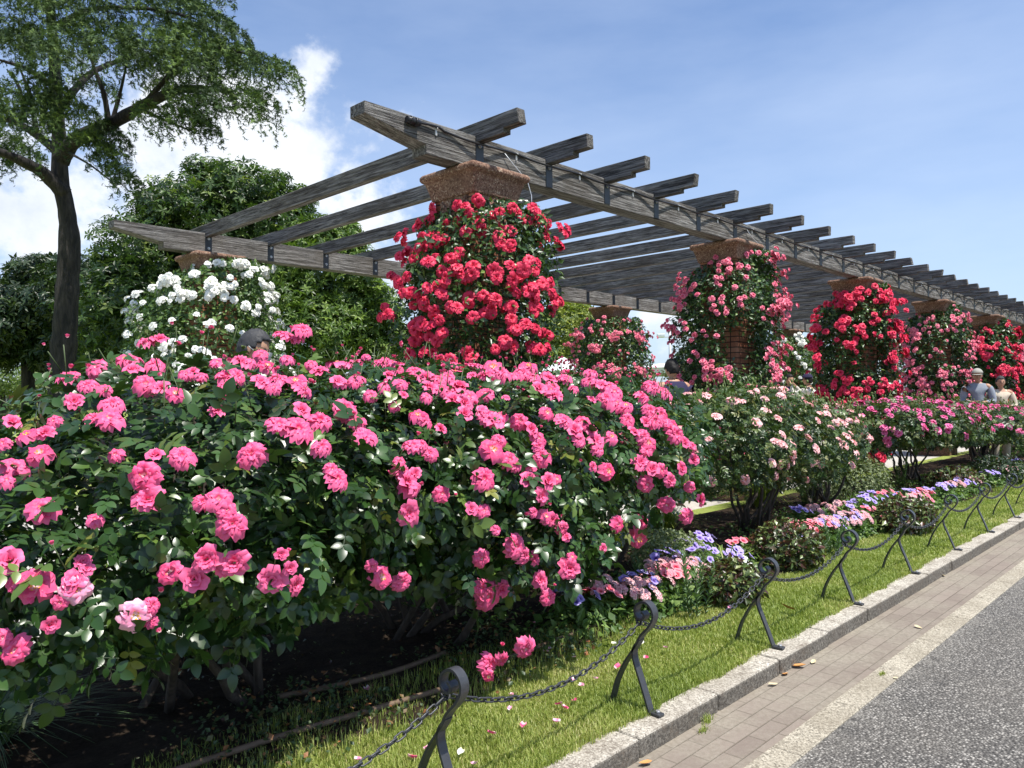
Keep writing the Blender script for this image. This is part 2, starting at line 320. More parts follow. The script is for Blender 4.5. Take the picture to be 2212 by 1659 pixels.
def _pave():
    m_ = Mt('dusty_brick_paving'); b = m_.n('ShaderNodeTexBrick'); b.inputs['Scale'].default_value = 1; b.inputs['Brick Width'].default_value = .2; b.inputs['Row Height'].default_value = .08; b.inputs['Mortar Size'].default_value = .004; b.inputs['Mortar Smooth'].default_value = .6
    b.inputs['Color1'].default_value = (.16, .125, .105, 1); b.inputs['Color2'].default_value = (.25, .205, .17, 1); b.inputs['Mortar'].default_value = (.13, .105, .08, 1)
    mp = m_.n('ShaderNodeMapping'); mp.inputs['Location'].default_value = (0, .02, 0); m_.l(m_.tc.outputs['Object'], mp.inputs[0]); m_.l(mp.outputs[0], b.inputs['Vector'])
    dn = m_.noise(2.4, 7, .62); fn = m_.noise(55, 5, .7)
    sy = m_.n('ShaderNodeSeparateXYZ'); m_.l(m_.tc.outputs['Object'], sy.inputs[0]); near = m_.ramp(sy.outputs[1], [(.0, 0.0), (1, 1.0)])
    edge = m_.n('ShaderNodeMapRange'); edge.inputs[1].default_value = 1.46; edge.inputs[2].default_value = 1.7; m_.l(sy.outputs[1], edge.inputs[0])
    dust = m_.math('ADD', m_.ramp(dn, [(.40, .18), (.62, .85)]), m_.math('MULTIPLY', edge.outputs[0], .3), True)
    c = m_.mix(dust, b.outputs['Color'], m_.ramp(fn, [(.3, (.19, .165, .125)), (.7, (.31, .275, .22))])); m_.col(c).set(.9, .2).bump(m_.math('SUBTRACT', m_.math('MULTIPLY', fn, .4), m_.math('MULTIPLY', b.outputs['Fac'], .8)), .7, .006); return m_.m
M['paving'] = _pave()
def _soil():
    m_ = Mt('dark_soil'); a = m_.noise(9, 8, .7); b = m_.noise(60, 6, .75); c = m_.ramp(m_.math('MULTIPLY', m_.math('ADD', a, b), .5), [(.35, (.02, .014, .01)), (.6, (.07, .05, .035)), (.75, (.14, .105, .075))]); m_.col(c).set(.95, .1).bump(b, 1, .03); return m_.m
M['soil'] = _soil()
def _turf(name, c0, c1, c2):
    m_ = Mt(name); a = m_.noise(2.5, 6, .65); b = m_.noise(70, 5, .7); c = m_.ramp(b, [(.3, c0), (.55, c1), (.75, c2)]); c = m_.mix(m_.ramp(a, [(.4, 0.0), (.7, .45)]), c, (.3, .27, .1)); m_.col(c).set(.9, .1).bump(b, .8, .03); return m_.m
M['turf'] = _turf('lawn_ground', (.08, .10, .02), (.2, .25, .05), (.36, .38, .12)); M['farturf'] = _turf('far_lawn', (.22, .29, .06), (.3, .37, .09), (.4, .45, .13))
def _simple(name, c, rough=.6, spec=.4, metal=0, bs=None):
    m_ = Mt(name); n_ = m_.noise(bs or 12, 5, .6); lo = tuple(x*.78 for x in c); m_.col(m_.ramp(n_, [(.3, lo), (.7, c)])).set(rough, spec, metal)
    if bs: m_.bump(n_, .3, .01)
    return m_.m
M['pathstone'] = _simple('park_path_stone', (.5, .47, .42), .85, .2)
M['iron'] = _simple('black_painted_iron', (.045, .047, .052), .38, .5, 0, 40)
M['steel'] = _simple('bolt_steel', (.6, .6, .6), .4, .5, .7)
M['strap'] = _simple('dark_strap_steel', (.05, .055, .062), .45, .5, .2)
M['cable'] = _simple('black_cable', (.025, .025, .028), .4, .4)
M['clip'] = _simple('pale_clip', (.7, .7, .68), .4, .5)
M['hose'] = _simple('brown_pipe', (.17, .115, .075), .7, .3, 0, 20)
M['skin'] = _simple('skin', (.5, .28, .18), .55, .4); M['hair'] = _simple('dark_hair', (.018, .016, .015), .6, .25, 0, 60); M['greyhair'] = _simple('greying_hair', (.05, .05, .053), .6, .3, 0, 90)
M['navy'] = _simple('navy_cotton', (.045, .04, .085), .9, .1); M['cream'] = _simple('cream_cloth', (.75, .72, .64), .9, .1); M['beige'] = _simple('beige_cloth', (.62, .54, .42), .9, .1, 0, 15)
M['greycloth'] = _simple('grey_cloth', (.3, .33, .38), .9, .1, 0, 12); M['darkcloth'] = _simple('dark_cloth', (.03, .03, .035), .9, .1); M['capcloth'] = _simple('grey_cap', (.4, .39, .34), .9, .1)
M['tent'] = _simple('white_canvas', (.85, .86, .88), .7, .2); M['roof'] = _simple('grey_roof', (.33, .34, .38), .6, .3); M['redwall'] = _simple('reddish_wall', (.4, .2, .16), .8, .2); M['palewall'] = _simple('pale_wall', (.72, .72, .7), .8, .2); M['glass'] = _simple('dark_glass', (.06, .08, .1), .15, .6)
M['pole'] = _simple('galvanised_pole', (.6, .63, .66), .4, .5, .3)
M['dry1'] = _simple('dry_orange_leaf', (.6, .3, .1), .6, .3); M['dry2'] = _simple('dry_pale_leaf', (.66, .55, .33), .6, .3)
M['violet'] = petal_mat('violet_petal', (.12, .06, .42), (.36, .25, .78), (.68, .6, .93), .25, (.08, .02, .2), .3)
M['coral'] = petal_mat('coral_petal', (.7, .03, .09), (.9, .12, .2), (.96, .5, .55), .25, (.4, .0, .03), .3)
M['blush'] = petal_mat('blush_petal', (.8, .25, .32), (.9, .5, .52), (.95, .75, .75), .25, (.7, .1, .2), .3)

# ------------------------------------------------------------------ plant templates
def leaflet(nu=5, w=.32, fold=.18, curl=.16, serr=0.0):
    us = np.linspace(0, 1, nu); V = []
    for i, u in enumerate(us):
        ww = w*math.sin(math.pi*min(1, u**.8*.97+.02))**.75*(1+serr*(i % 2)); z = -curl*u*u
        V += [(u, -ww, z+fold*ww), (u, 0, z), (u, ww, z+fold*ww)]
    F = []
    for i in range(nu-1):
        a = i*3; F += [(a, a+3, a+4, a+1), (a+1, a+4, a+5, a+2)]
    return np.array(V), np.array(F)
def compound(nu=5, five=True):
    T, F = leaflet(nu); out = []
    spots = [(1.12, 0, 0, 1.0), (.98, 0, 68, .82), (.98, 0, -68, .82)] + ([(.40, 0, 75, .66), (.40, 0, -75, .66)] if five else [])
    V = []; FF = []; off = 0
    for (x, y, a, s_) in spots:
        c_, s2 = math.cos(rad(a)), math.sin(rad(a)); Rz = np.array([[c_, -s2, 0], [s2, c_, 0], [0, 0, 1]])
        v = (T*s_) @ Rz.T + np.array([x, y, -.1*x*x]); V.append(v); FF.append(F+off); off += len(v)
    # petiole
    p = np.array([(0, -.02, 0), (1.0, -.012, -.1), (1.0, .012, -.1), (0, .02, 0)]); V.append(p); FF.append(np.array([(0, 1, 2, 3)])+off)
    return np.concatenate(V)*.5, np.concatenate(FF)
COMP = compound(6); COMP_LO = compound(4)
KITE = (np.array([(0, 0, 0), (.45, -.28, .06), (.5, 0, -.02), (.45, .28, .06), (1, 0, -.12)]), np.array([(0, 1, 4, 2), (0, 2, 4, 3)]))
NEEDLE = (np.array([(0, -.12, 0), (0, .12, 0), (.6, .16, -.05), (1, 0, -.1), (.6, -.16, -.05)]), None)
def bloom_template(rings, nu=4, nv=4, seed=0, wav=.12, stam=True):
    """rings: (count, radius, open angle deg from axis, width, base height, twist)"""
    r_ = np.random.RandomState(seed); V = []; F = []; E = []; Rn = []; off = 0; fm = []
    for (cnt, ln, op, wd, bh, tw) in rings:
        for k in range(cnt):
            a = 2*math.pi*k/cnt + tw + r_.uniform(-.12, .12); o = rad(op+r_.uniform(-9, 9)); l_ = ln*r_.uniform(.9, 1.1); pr = r_.rand(); ph = r_.uniform(0, 6.28)
            for i in range(nv+1):
                t = i/nv; ang = o*(.55+.55*t) + (.35*max(0, t-.75)*4*(1 if op > 35 else .3)); 
                # walk outwards: radial and axial
                rr = l_*t*math.sin(ang)+.02; zz = bh + l_*t*math.cos(ang)
                w_ = wd*math.sin(math.pi*(.12+.66*t))**.8
                for j in range(nu+1):
                    s_ = j/nu*2-1; cup = (1-s_*s_)*.0 + (s_*s_)*.22*wd*(1 if op < 60 else .6); wv = wav*l_*t*t*math.sin(s_*5.2+ph)*.5
                    notch = -.06*l_*t*(abs(s_) < .25)
                    x_ = rr - cup*math.cos(o)*1.0 + notch; y_ = w_*s_; z_ = zz + cup*math.sin(o) + wv - .08*l_*t*s_*s_
                    V.append((x_*math.cos(a)-y_*math.sin(a), x_*math.sin(a)+y_*math.cos(a), z_)); E.append(t); Rn.append(pr)
            for i in range(nv):
                for j in range(nu):
                    p = off+i*(nu+1)+j; F.append((p, p+1, p+nu+2, p+nu+1)); fm.append(0)
            off += (nu+1)*(nv+1)
    if stam:
        g = 7
        for k in range(g):
            a = k*2.4; r0 = .03+.012*k
            base = np.array([math.cos(a)*r0, math.sin(a)*r0, .05]); top = np.array([math.cos(a)*(r0+.07), math.sin(a)*(r0+.07), .17]); q = np.array([-math.sin(a), math.cos(a), 0])*.03
            for p in (base-q, base+q, top+q, top-q): V.append(tuple(p)); E.append(.5); Rn.append(.5)
            F.append((off, off+1, off+2, off+3)); fm.append(1); off += 4
    return np.array(V), np.array(F), np.array(E), np.array(Rn), np.array(fm)
OPEN = [bloom_template([(6, .52, 84, .27, 0, 0), (5, .42, 66, .22, .04, .5), (4, .28, 44, .15, .05, .2)], 5, 4, seed=1, wav=.34),
        bloom_template([(6, .50, 76, .25, 0, .2), (6, .44, 58, .2, .02, .6), (5, .34, 36, .15, .04, .1)], 5, 4, seed=2, stam=False, wav=.38),
        bloom_template([(5, .54, 88, .31, 0, .4), (5, .42, 72, .24, .03, 1.0)], 5, 4, seed=3, wav=.3),
        bloom_template([(5, .46, 52, .24, 0, .1), (5, .40, 34, .19, .02, .6), (4, .30, 18, .14, .03, .9)], 5, 4, seed=4, stam=False, wav=.3),
        bloom_template([(6, .50, 80, .24, 0, .1), (7, .42, 62, .17, .03, .3), (6, .34, 46, .13, .05, .8), (4, .24, 26, .1, .06, .3)], 5, 4, seed=6, stam=False, wav=.42),
        bloom_template([(4, .46, 40, .25, 0, .3), (4, .38, 22, .19, .02, .9), (3, .3, 10, .14, .03, .2)], 4, 4, seed=7, stam=False, wav=.22)]
FULL = [bloom_template([(6, .5, 82-12*s, .25, 0, s*.3), (6, .41, 60-10*s, .19, .03, .5), (5, .31, 36-6*s, .15, .04, .2)]+([(3, .22, 12, .11, .05, .7)] if s else []), 4, 3, seed=10+s, stam=False, wav=.34) for s in range(3)]
LOW = [bloom_template([(5, .48, 75, .27, 0, s*.4), (5, .38, 45, .21, .03, .6), (3, .26, 15, .15, .03, .2)], 2, 2, seed=20+s, stam=False) for s in range(3)]
BUD = bloom_template([(4, .34, 16, .15, 0, 0), (3, .3, 8, .12, .02, .5)], 3, 3, seed=5, stam=False)
def bloom_mesh(name, t, mat, size=1.0):
    V, F, E, Rn, fm = t; me = np_mesh(name, V*size, F, True, {'ext': E, 'rnd': Rn}, fm); me.materials.append(mat); me.materials.append(M['yellow']); return me
_bm_cache = {}
def bloom_meshes(kind, mat):
    k = (kind, mat)
    if k not in _bm_cache:
        _bm_cache[k] = [bloom_mesh('rose_bloom', t, M[mat]) for t in {'open': OPEN, 'full': FULL, 'low': LOW, 'bud': [BUD]}[kind]]
    return _bm_cache[k]
def put_blooms(parent, pts, nrms, sizes, kind, mat, name='bloom', limit=100, loc0=None):
    """every bloom a child; the smallest-showing rest (beyond the limit) one stuff part"""
    meshes = bloom_meshes(kind, mat); pts = np.asarray(pts); nrms = np.asarray(nrms); sizes = np.asarray(sizes)
    dist = np.linalg.norm(pts-CAM, axis=1); facing = np.einsum('ij,ij->i', CAM-pts, nrms)/dist; order = np.argsort(-(sizes/dist)*(facing > -.3)); l0 = np.array(parent.location if loc0 is None else loc0)
    for i in order[:limit]:
        o = bpy.data.objects.new(name, random.choice(meshes)); COL.objects.link(o); o.parent = parent
        q = Vector(nrms[i]).to_track_quat('Z', 'Y') @ Quaternion((0, 0, 1), random.uniform(0, 6.28))
        o.matrix_local = Matrix.Translation(Vector(pts[i]-l0)) @ q.to_matrix().to_4x4() @ Matrix.Diagonal((sizes[i]*random.uniform(.9, 1.1), sizes[i]*random.uniform(.85, 1.1), sizes[i]*random.uniform(.7, 1.05), 1))
    rest = order[limit:]
    if len(rest):
        tmpl = {'open': OPEN, 'full': FULL, 'low': LOW, 'bud': [BUD]}[kind][0]; V, F, E, Rn, fm = tmpl
        n_ = nrms[rest]; d = np.cross(n_, rs.randn(len(rest), 3)); Rm = frames(d, n_)
        v, f_, a = scatter(V, F, pts[rest]-l0, Rm, sizes[rest], None, E); me = np_mesh(name+'s', v, f_, True, {'ext': a['ext'], 'rnd': np.tile(Rn, len(rest))}, np.tile(fm, len(rest)))
        me.materials.append(M[mat]); me.materials.append(M['yellow']); o = link_mesh(name+'s', me, None, parent); tag(o, kind='stuff')

def shell(lobes, n, lo=.7, hi=1.03, noise=.1, zmin=0.0, f=2.2, k=0, gaps=(), clump=0.0, cf=7.0):
    """points and outward normals scattered near the surface of a union of ellipsoids"""
    lobes = np.asarray(lobes, float); area = (lobes[:, 3]*lobes[:, 4]*lobes[:, 5])**(2/3); pick = rs.choice(len(lobes), n*3, p=area/area.sum()); L_ = lobes[pick]
    d = rs.randn(len(pick), 3); d /= np.linalg.norm(d, axis=1, keepdims=True)
    rr = lo + (hi-lo)*rs.rand(len(pick))**.6; bump = 1+noise*sn(L_[:, :3]+d*L_[:, 3:6], f, k)
    P = L_[:, :3]+d*L_[:, 3:6]*(rr*bump)[:, None]; Nn = d/L_[:, 3:6]; Nn /= np.linalg.norm(Nn, axis=1, keepdims=True)
    ok = P[:, 2] > zmin
    for i, l_ in enumerate(lobes):
        q = (((P-l_[:3])/l_[3:6])**2).sum(1); ok &= (q > (lo*.93)**2) | (pick == i)
    for g in gaps: ok &= ((P-np.array(g[:3]))**2).sum(1) > g[3]**2
    if clump: ok &= (sn(P, cf, 2)+.9*rs.randn(len(P))*.35) > -clump
    idx = np.where(ok)[0][:n]; return P[idx], Nn[idx]
def leaf_dirs(Nn, up=.6, rand=.5, droop=.3):
    n_ = len(Nn); ln = Nn*.7 + np.array([0, 0, up]) + rs.randn(n_, 3)*rand; ln /= np.linalg.norm(ln, axis=1, keepdims=True)
    d = np.cross(ln, rs.randn(n_, 3)); d /= np.linalg.norm(d, axis=1, keepdims=True); d = d + Nn*.5 + np.array([0, 0, -droop]); return frames(d, ln)
def foliage(name, parent, P, Nn, size, tmpl, mat, up=.6, rand=.5, droop=.3, var=.3, loc0=None, smooth=True, rndpow=1.0):
    Rm = leaf_dirs(Nn, up, rand, droop); s_ = size*(1+var*rs.randn(len(P))).clip(.5, 1.7); l0 = np.array(parent.location if loc0 is None else loc0)
    r_ = (rs.rand(len(P))**rndpow)
    v, f_, a = scatter(tmpl[0], tmpl[1], P-l0, Rm, s_, r_); return link_mesh(name, np_mesh(name, v, f_, smooth, a), M[mat] if isinstance(mat, str) else mat, parent)
def ray_lobes(px, py, lobes):
    o = CAM; d = ray(px, py); best = None
    for l_ in lobes:
        c = np.array(l_[:3]); r_ = np.array(l_[3:6]); a = (d/r_) @ (d/r_); oc = (o-c)/r_; b = 2*oc @ (d/r_); cc = oc @ oc - 1; D = b*b-4*a*cc
        if D > 0:
            t = (-b-math.sqrt(D))/(2*a)
            if t > .3 and (best is None or t < best[0]): p = o+d*t; n_ = (p-c)/r_**2; best = (t, p, n_/np.linalg.norm(n_))
        else:
            pass
    if best is None:   # grazing: the nearest point over the lobes
        for l_ in lobes:
            c = np.array(l_[:3]); r_ = np.array(l_[3:6]); a = (d/r_) @ (d/r_); oc = (o-c)/r_; t = -(oc @ (d/r_))/a; p = o+d*t; q = np.linalg.norm((p-c)/r_)
            if best is None or q < best[3]: n_ = (p-c)/r_**2; best = (t, p, n_/np.linalg.norm(n_), q)
    return best
def branches(name, parent, base_pts, tips, mat, r0=.02, n=7, jitter=.1, loc0=None):
    b = BM(); l0 = Vector(parent.location if loc0 is None else loc0)
    for base, tip in zip(base_pts, tips):
        base = Vector(base)-l0; tip = Vector(tip)-l0; pts = []; L_ = (tip-base).length
        off = Vector((random.uniform(-1, 1), random.uniform(-1, 1), random.uniform(-.3, .5)))*L_*jitter
        for i in range(n+1):
            t = i/n; pts.append(base.lerp(tip, t) + off*math.sin(math.pi*t) + Vector((random.uniform(-1, 1), random.uniform(-1, 1), 0))*L_*.02)
        b.tube(pts, [r0*(1-.72*i/n) for i in range(n+1)], 6)
    return b.build(name, mat, parent)

# ------------------------------------------------------------------ the ground
def sheet(name, x0, x1, y0, y1, z, mat, nx=1, ny=1):
    X, Y = np.meshgrid(np.linspace(x0, x1, nx+1), np.linspace(y0, y1, ny+1), indexing='ij'); V = np.stack([X.ravel(), Y.ravel(), np.full(X.size, z)], 1)
    F = [(i*(ny+1)+j, (i+1)*(ny+1)+j, (i+1)*(ny+1)+j+1, i*(ny+1)+j+1) for i in range(nx) for j in range(ny)]
    o = link_mesh(name, np_mesh(name, V, F), mat); tag(o, kind='structure'); return o
sheet('ground', -900, 900, -900, 900, -.10, M['farturf'])
sheet('asphalt_path', -30, 160, -14, 1.262, -.08, M['asphalt'])
sheet('brick_paving', -30, 160, 1.36, 1.72, -.079, M['paving'])
b = BM(); x = -6.13
while x < 70: b.box(x, x+.594, 1.262, 1.381, -.2, -.073, .004); x += .6
tag(b.build('stone_edging', M['edging']), kind='structure')
b = BM(); x = -6.56
while x < 70:
    dy = random.uniform(-.004, .004); b.box(x, x+.592, 1.702+dy, 1.83, -.2, 0+random.uniform(-.004, .003), .013, 3); x += .6
tag(b.build('kerb', M['kerb']), kind='structure')
sheet('kerb_joint_bed', -30, 70, 1.72, 1.82, -.03, M['soil'])
sheet('lawn_strip', -30, 160, 1.815, 2.62, -.012, M['turf'])
# flower bed soil with an uneven surface
nx, ny = 260, 26; X, Y = np.meshgrid(np.linspace(-8, 60, nx+1), np.linspace(2.42, 4.45, ny+1), indexing='ij'); P = np.stack([X.ravel(), Y.ravel(), np.zeros(X.size)], 1)
e_ = np.minimum((P[:, 1]-2.42)/.15, (4.45-P[:, 1])/.15).clip(0, 1); P[:, 1] += (.05*np.sin(P[:, 0]*2.1)+.03*np.sin(P[:, 0]*5.3))*(1-((P[:, 1]-2.42)/.3).clip(0, 1)); P[:, 2] = -.02 + e_*(.035+.02*sn(P, 3)+.012*sn(P, 14, 1))
tag(link_mesh('soil_bed', np_mesh('soil_bed', P, [(i*(ny+1)+j, (i+1)*(ny+1)+j, (i+1)*(ny+1)+j+1, i*(ny+1)+j+1) for i in range(nx) for j in range(ny)], True), M['soil']), kind='structure')
sheet('back_lawn', -60, 160, 4.3, 4.66, -.015, M['farturf'])
sheet('pergola_path', -60, 160, 4.66, 10.9, -.03, M['pathstone'])

# lawn grass: real blades
def blades(n, x0, x1, y0f, y1f, h, w, dens=None, z=-.012, clumpy=True):
    x = x0+(x1-x0)*rs.rand(n)**1.0; u = rs.rand(n); y0 = y0f(x); y1 = y1f(x); y = y0+(y1-y0)*u; P = np.stack([x, y, np.full(n, z)], 1)
    a = rs.rand(n)*6.283; lean = rs.rand(n)*.75; hh = h*(.6+.7*rs.rand(n))*(1+.35*sn(P, 5)); d = np.stack([np.cos(a), np.sin(a), np.zeros(n)], 1); s_ = np.stack([-np.sin(a), np.cos(a), np.zeros(n)], 1)*w*(.6+.8*rs.rand(n))[:, None]
    up = np.array([0, 0, 1.0]); mid = P + d*(hh*lean*.35)[:, None] + up*(hh*.6)[:, None]; tip = P + d*(hh*lean)[:, None] + up*(hh*(1-.25*lean))[:, None]
    V = np.stack([P-s_, P+s_, mid+s_*.7, mid-s_*.7, tip], 1).reshape(-1, 3); k = np.arange(n)*5
    F = np.concatenate([np.stack([k, k+1, k+2, k+3], 1), np.stack([k+3, k+2, k+4, k+4], 1)])
    r_ = np.repeat((rs.rand(n)*.5+.30*(sn(P, 3.2, 1)+.9)+.12*(hh < h*.8)).clip(0, 1), 5); return V, F, r_
def blade_obj(name, sets, mat='grass'):
    V = []; Q = []; T_ = []; R_ = []; off = 0
    for v, f_, r_ in sets:
        m2 = len(f_)//2; Q.append(f_[:m2]+off); T_.append(f_[m2:, :3]+off); V.append(v); R_.append(r_); off += len(v)
    V = np.concatenate(V); Q = np.concatenate(Q); T_ = np.concatenate(T_); R_ = np.concatenate(R_)
    # split quads into triangles so that every polygon is uniform
    F = np.concatenate([Q[:, [0, 1, 2]], Q[:, [0, 2, 3]], T_]); me = np_mesh(name, V, F, False, {'rnd': R_}); return link_mesh(name, me, M[mat])
edgeY = lambda x: 2.50+.05*np.sin(x*2.1)+.03*np.sin(x*5.3)
kerbY = lambda x: 1.815+.02*np.sin(x*9)+.012*np.sin(x*23)
go = blade_obj('lawn_grass', [blades(60000, 1.2, 3.4, kerbY, edgeY, .034, .0016), blades(52000, 3.4, 6.5, kerbY, edgeY, .034, .0022), blades(34000, 6.5, 11, kerbY, edgeY, .036, .0032), blades(22000, 11, 22, kerbY, lambda x: edgeY(x)+.15, .04, .006),
                              blades(2600, 1.2, 7, lambda x: 1.80+0*x, lambda x: 1.84+.02*np.sin(x*7), .03, .0015, z=-.002)])
tag(go, 'short green lawn grass growing between the kerb and the flower bed', 'grass', kind='stuff')
go = blade_obj('lawn_grass', [blades(9000, -.5, 3.5, lambda x: 4.3+0*x, lambda x: 4.66+0*x, .05, .003)]); tag(go, 'strip of lawn grass behind the pink rose bushes', 'grass', kind='stuff')

# small weeds along the joint of kerb and paving
wn = 0
for (px, py, s_) in [(1718, 1380, .05), (1778, 1360, .06), (1700, 1432, .03), (1530, 1560, .04), (1868, 1296, .04), (1944, 1253, .035), (1520, 1580, .03), (1905, 1460, .03)]:
    p = at_z(px, py, -.079); n_ = 60; a = rs.rand(n_)*6.28; V, F, r_ = blades(n_, 0, 1, lambda x: 0*x, lambda x: 0*x+.001, s_*.7, .0018, z=0)
    V = V.reshape(n_, 5, 3); V[:, :, 0] -= V[:, :1, 0]; V[:, :, 0] += rs.randn(n_, 1)*s_*.5; V[:, :, 1] += rs.randn(n_, 1)*s_*.2
    o = blade_obj('weed_tuft', [(V.reshape(-1, 3), F, r_)]); o.location = (p[0], p[1], -.078); wn += 1
    tag(o, ['small green weed tuft at the kerb foot nearest the spread orange leaf', 'second weed tuft along the kerb foot', 'low dry weed sprig beside the kerb joint', 'weed sprig at the kerb foot near the bottom of the photo', 'weed tuft at the kerb foot by the fourth fence post', 'small weed tuft among the scattered dry leaves by the kerb', 'lowest weed sprig in the nearest kerb joint', 'weed tuft against the pale stone edging beside the asphalt'][wn-1], 'weed', 'weeds along the kerb')

# ------------------------------------------------------------------ the pergola
perg = empty('pergola', (4.6, 7.5, 0)); tag(perg, 'long weathered grey timber pergola on brick columns covered with roses', 'pergola')
PL = Vector((4.6, 7.5, 0)); NR = 42; RX = [4.51+.9*i for i in range(NR)]
def pmesh(bm_, name, mat, parent=perg, origin=PL):
    bmesh.ops.translate(bm_.b, verts=bm_.b.verts[:], vec=-Vector(origin)); return bm_.build(name, mat, parent)
XE = RX[-1]+1.2
for (y0, y1) in ((4.722, 4.912), (9.965, 10.155)):
    pts = [(3.33, 3.44), (3.925, 3.335), (3.925, 3.262), (XE-.6, 3.262), (XE-.6, 3.335), (XE, 3.44), (XE, 3.533), (3.33, 3.533)]
    pmesh(BM().prism(pts, 'y', y0, y1, .006), 'beam', M['timber_x'])
def rafter_profile():
    r = random.uniform
    return [(4.22+r(-.02, .02), 3.655), (4.22+r(-.015, .015), 3.53), (4.39, 3.528), (4.39, 3.488), (10.49, 3.488), (10.49, 3.528), (10.66, 3.53), (10.66, 3.655)]
for i, x in enumerate(RX):
    dz = random.uniform(-.006, .006); pts = [(u, v+dz) for u, v in rafter_profile()]
    pmesh(BM().prism(pts, 'x', x-.045, x+.045, .006), 'rafter', M['timber_y'])
for yi, yb in enumerate((4.722, 9.965)):
    for i, x in enumerate(RX):
        if yi == 0 and i > 27: continue
        o = pmesh(BM().box(x-.045, x+.045, yb-.006, yb+.002, 3.272, 3.535, .001), 'strap', M['strap'])
        if i < (14 if yi == 0 else 8):
            bb = BM()
            for z in ((3.455,) if yi == 0 else (3.46, 3.33)):
                bb.tube([(x, yb-.006, z), (x, yb-.012, z)], .019, 12); bb.tube([(x, yb-.012, z), (x, yb-.022, z)], .011, 6)
            pmesh(bb, 'bolt', M['steel'], o)
def column(cx, cy, detailed):
    root_b = BM(); root_b.box(cx-.25, cx+.25, cy-.25, cy+.25, 0, 3.03, .012, 2); col_ = pmesh(root_b, 'column', M['brick'])
    pmesh(BM().box(cx-.32, cx+.32, cy-.32, cy+.32, -.03, .16, .012), 'plinth', M['capital'], col_)
    # flared capital with a rolled rim, lathe on a rounded square
    prof = [(.258, 3.02), (.268, 3.03), (.276, 3.06), (.288, 3.11), (.303, 3.155), (.312, 3.185), (.335, 3.197), (.345, 3.215), (.345, 3.238), (.33, 3.257), (.30, 3.262)]
    bb = BM(); rings = []
    for h_, z in prof:
        ring = []
        for q in range(4):
            a0 = math.pi/4+q*math.pi/2; c_ = Vector((cx+math.copysign(h_-.02, math.cos(a0)), cy+math.copysign(h_-.02, math.sin(a0)), z))
            for s_ in (-.6, 0, .6): ring.append(bb.b.verts.new(c_+Vector((math.cos(a0+s_), math.sin(a0+s_), 0))*.028))
        rings.append(ring)
    for i in range(len(rings)-1):
        for k in range(12): bb.b.faces.new((rings[i][k], rings[i][(k+1) % 12], rings[i+1][(k+1) % 12], rings[i+1][k])).smooth = i > 3
    bb.b.faces.new(rings[-1]); bb.b.faces.new(rings[0][::-1]); pmesh(bb, 'capital', M['capital'], col_)
    if detailed:   # carved relief band with crossing ribs, between the corner tiles
        bb = BM()
        for sx, sy in ((0, -1), (-1, 0)):
            for k in range(2):
                u0 = -.165+.17*k
                for flip in (0, 1):
                    a, b_ = (u0, u0+.15) if flip else (u0+.15, u0); z0, z1 = 2.85, 3.0
                    pa = (cx+a, cy-.257, z0) if sy else (cx-.257, cy+a, z0); pb = (cx+b_, cy-.257, z1) if sy else (cx-.257, cy+b_, z1); bb.tube([pa, pb], .013, 6)
            if sy: bb.box(cx-.17, cx+.17, cy-.256, cy-.248, 2.81, 3.022)
            else: bb.box(cx-.256, cx-.248, cy-.17, cy+.17, 2.81, 3.022)
        pmesh(bb, 'relief_panel', M['capital'], col_)
for k in range(9):
    if k < 7: column(4.62+4.5*k, 4.90, k == 0)
    column(4.62+4.5*k, 10.14, False)

# cable clipped along the near beam
cab = empty('cable', (3.74, 4.7, 3.47)); tag(cab, 'black cable clipped in loops along the front of the near pergola beam', 'cable'); CO = Vector((3.74, 4.7, 3.47))
pts = []; x = 3.74
while x < 27:
    ph = (x-RX[0])/.9; fr = ph-math.floor(ph); c = .5-.5*math.cos(2*math.pi*fr)     # 0 at a strap, 1 in the middle of the bay
    z = 3.452+.036*c+.006*math.sin(x*7.1); y = 4.722-.012-.036*(1-c)**1.6
    if x < 4.1: z += .012; y = 4.708-.02*(x-3.74)
    pts.append((x, y, z)); x += .06
pmesh(BM().tube(pts, .0105, 8), 'cord', M['cable'], cab, CO)
bb = BM(); bb.tube([(3.70, 4.69, 3.478), (3.83, 4.69, 3.474)], .026, 10); bb.tube([(3.73, 4.69, 3.478), (3.75, 4.69, 3.477)], .034, 10); bb.tube([(3.78, 4.69, 3.476), (3.80, 4.69, 3.475)], .033, 10); pmesh(bb, 'plug', M['cable'], cab, CO)
for i in range(-1, 16):
    x = RX[0]+.9*i+.45 if i >= 0 else 4.02; bb = BM(); bb.tube([(x+.006, 4.717, 3.47), (x, 4.697, 3.49), (x-.003, 4.69, 3.478)], .004, 6); bb.box(x-.008, x+.008, 4.712, 4.7215, 3.43, 3.5); pmesh(bb, 'clip', M['clip'], cab, CO)
for (x, xx) in ((4.80, 5.02), (9.30, 9.62)):
    bb = BM(); bb.tube([(x, 4.705, 3.455), (x+.1, 4.69, 3.37), (xx, 4.64, 3.24), (xx+.01, 4.60, 3.1), (xx+.01, 4.60, 2.75)], .0045, 6); pmesh(bb, 'wire', M['pole'], cab, CO)
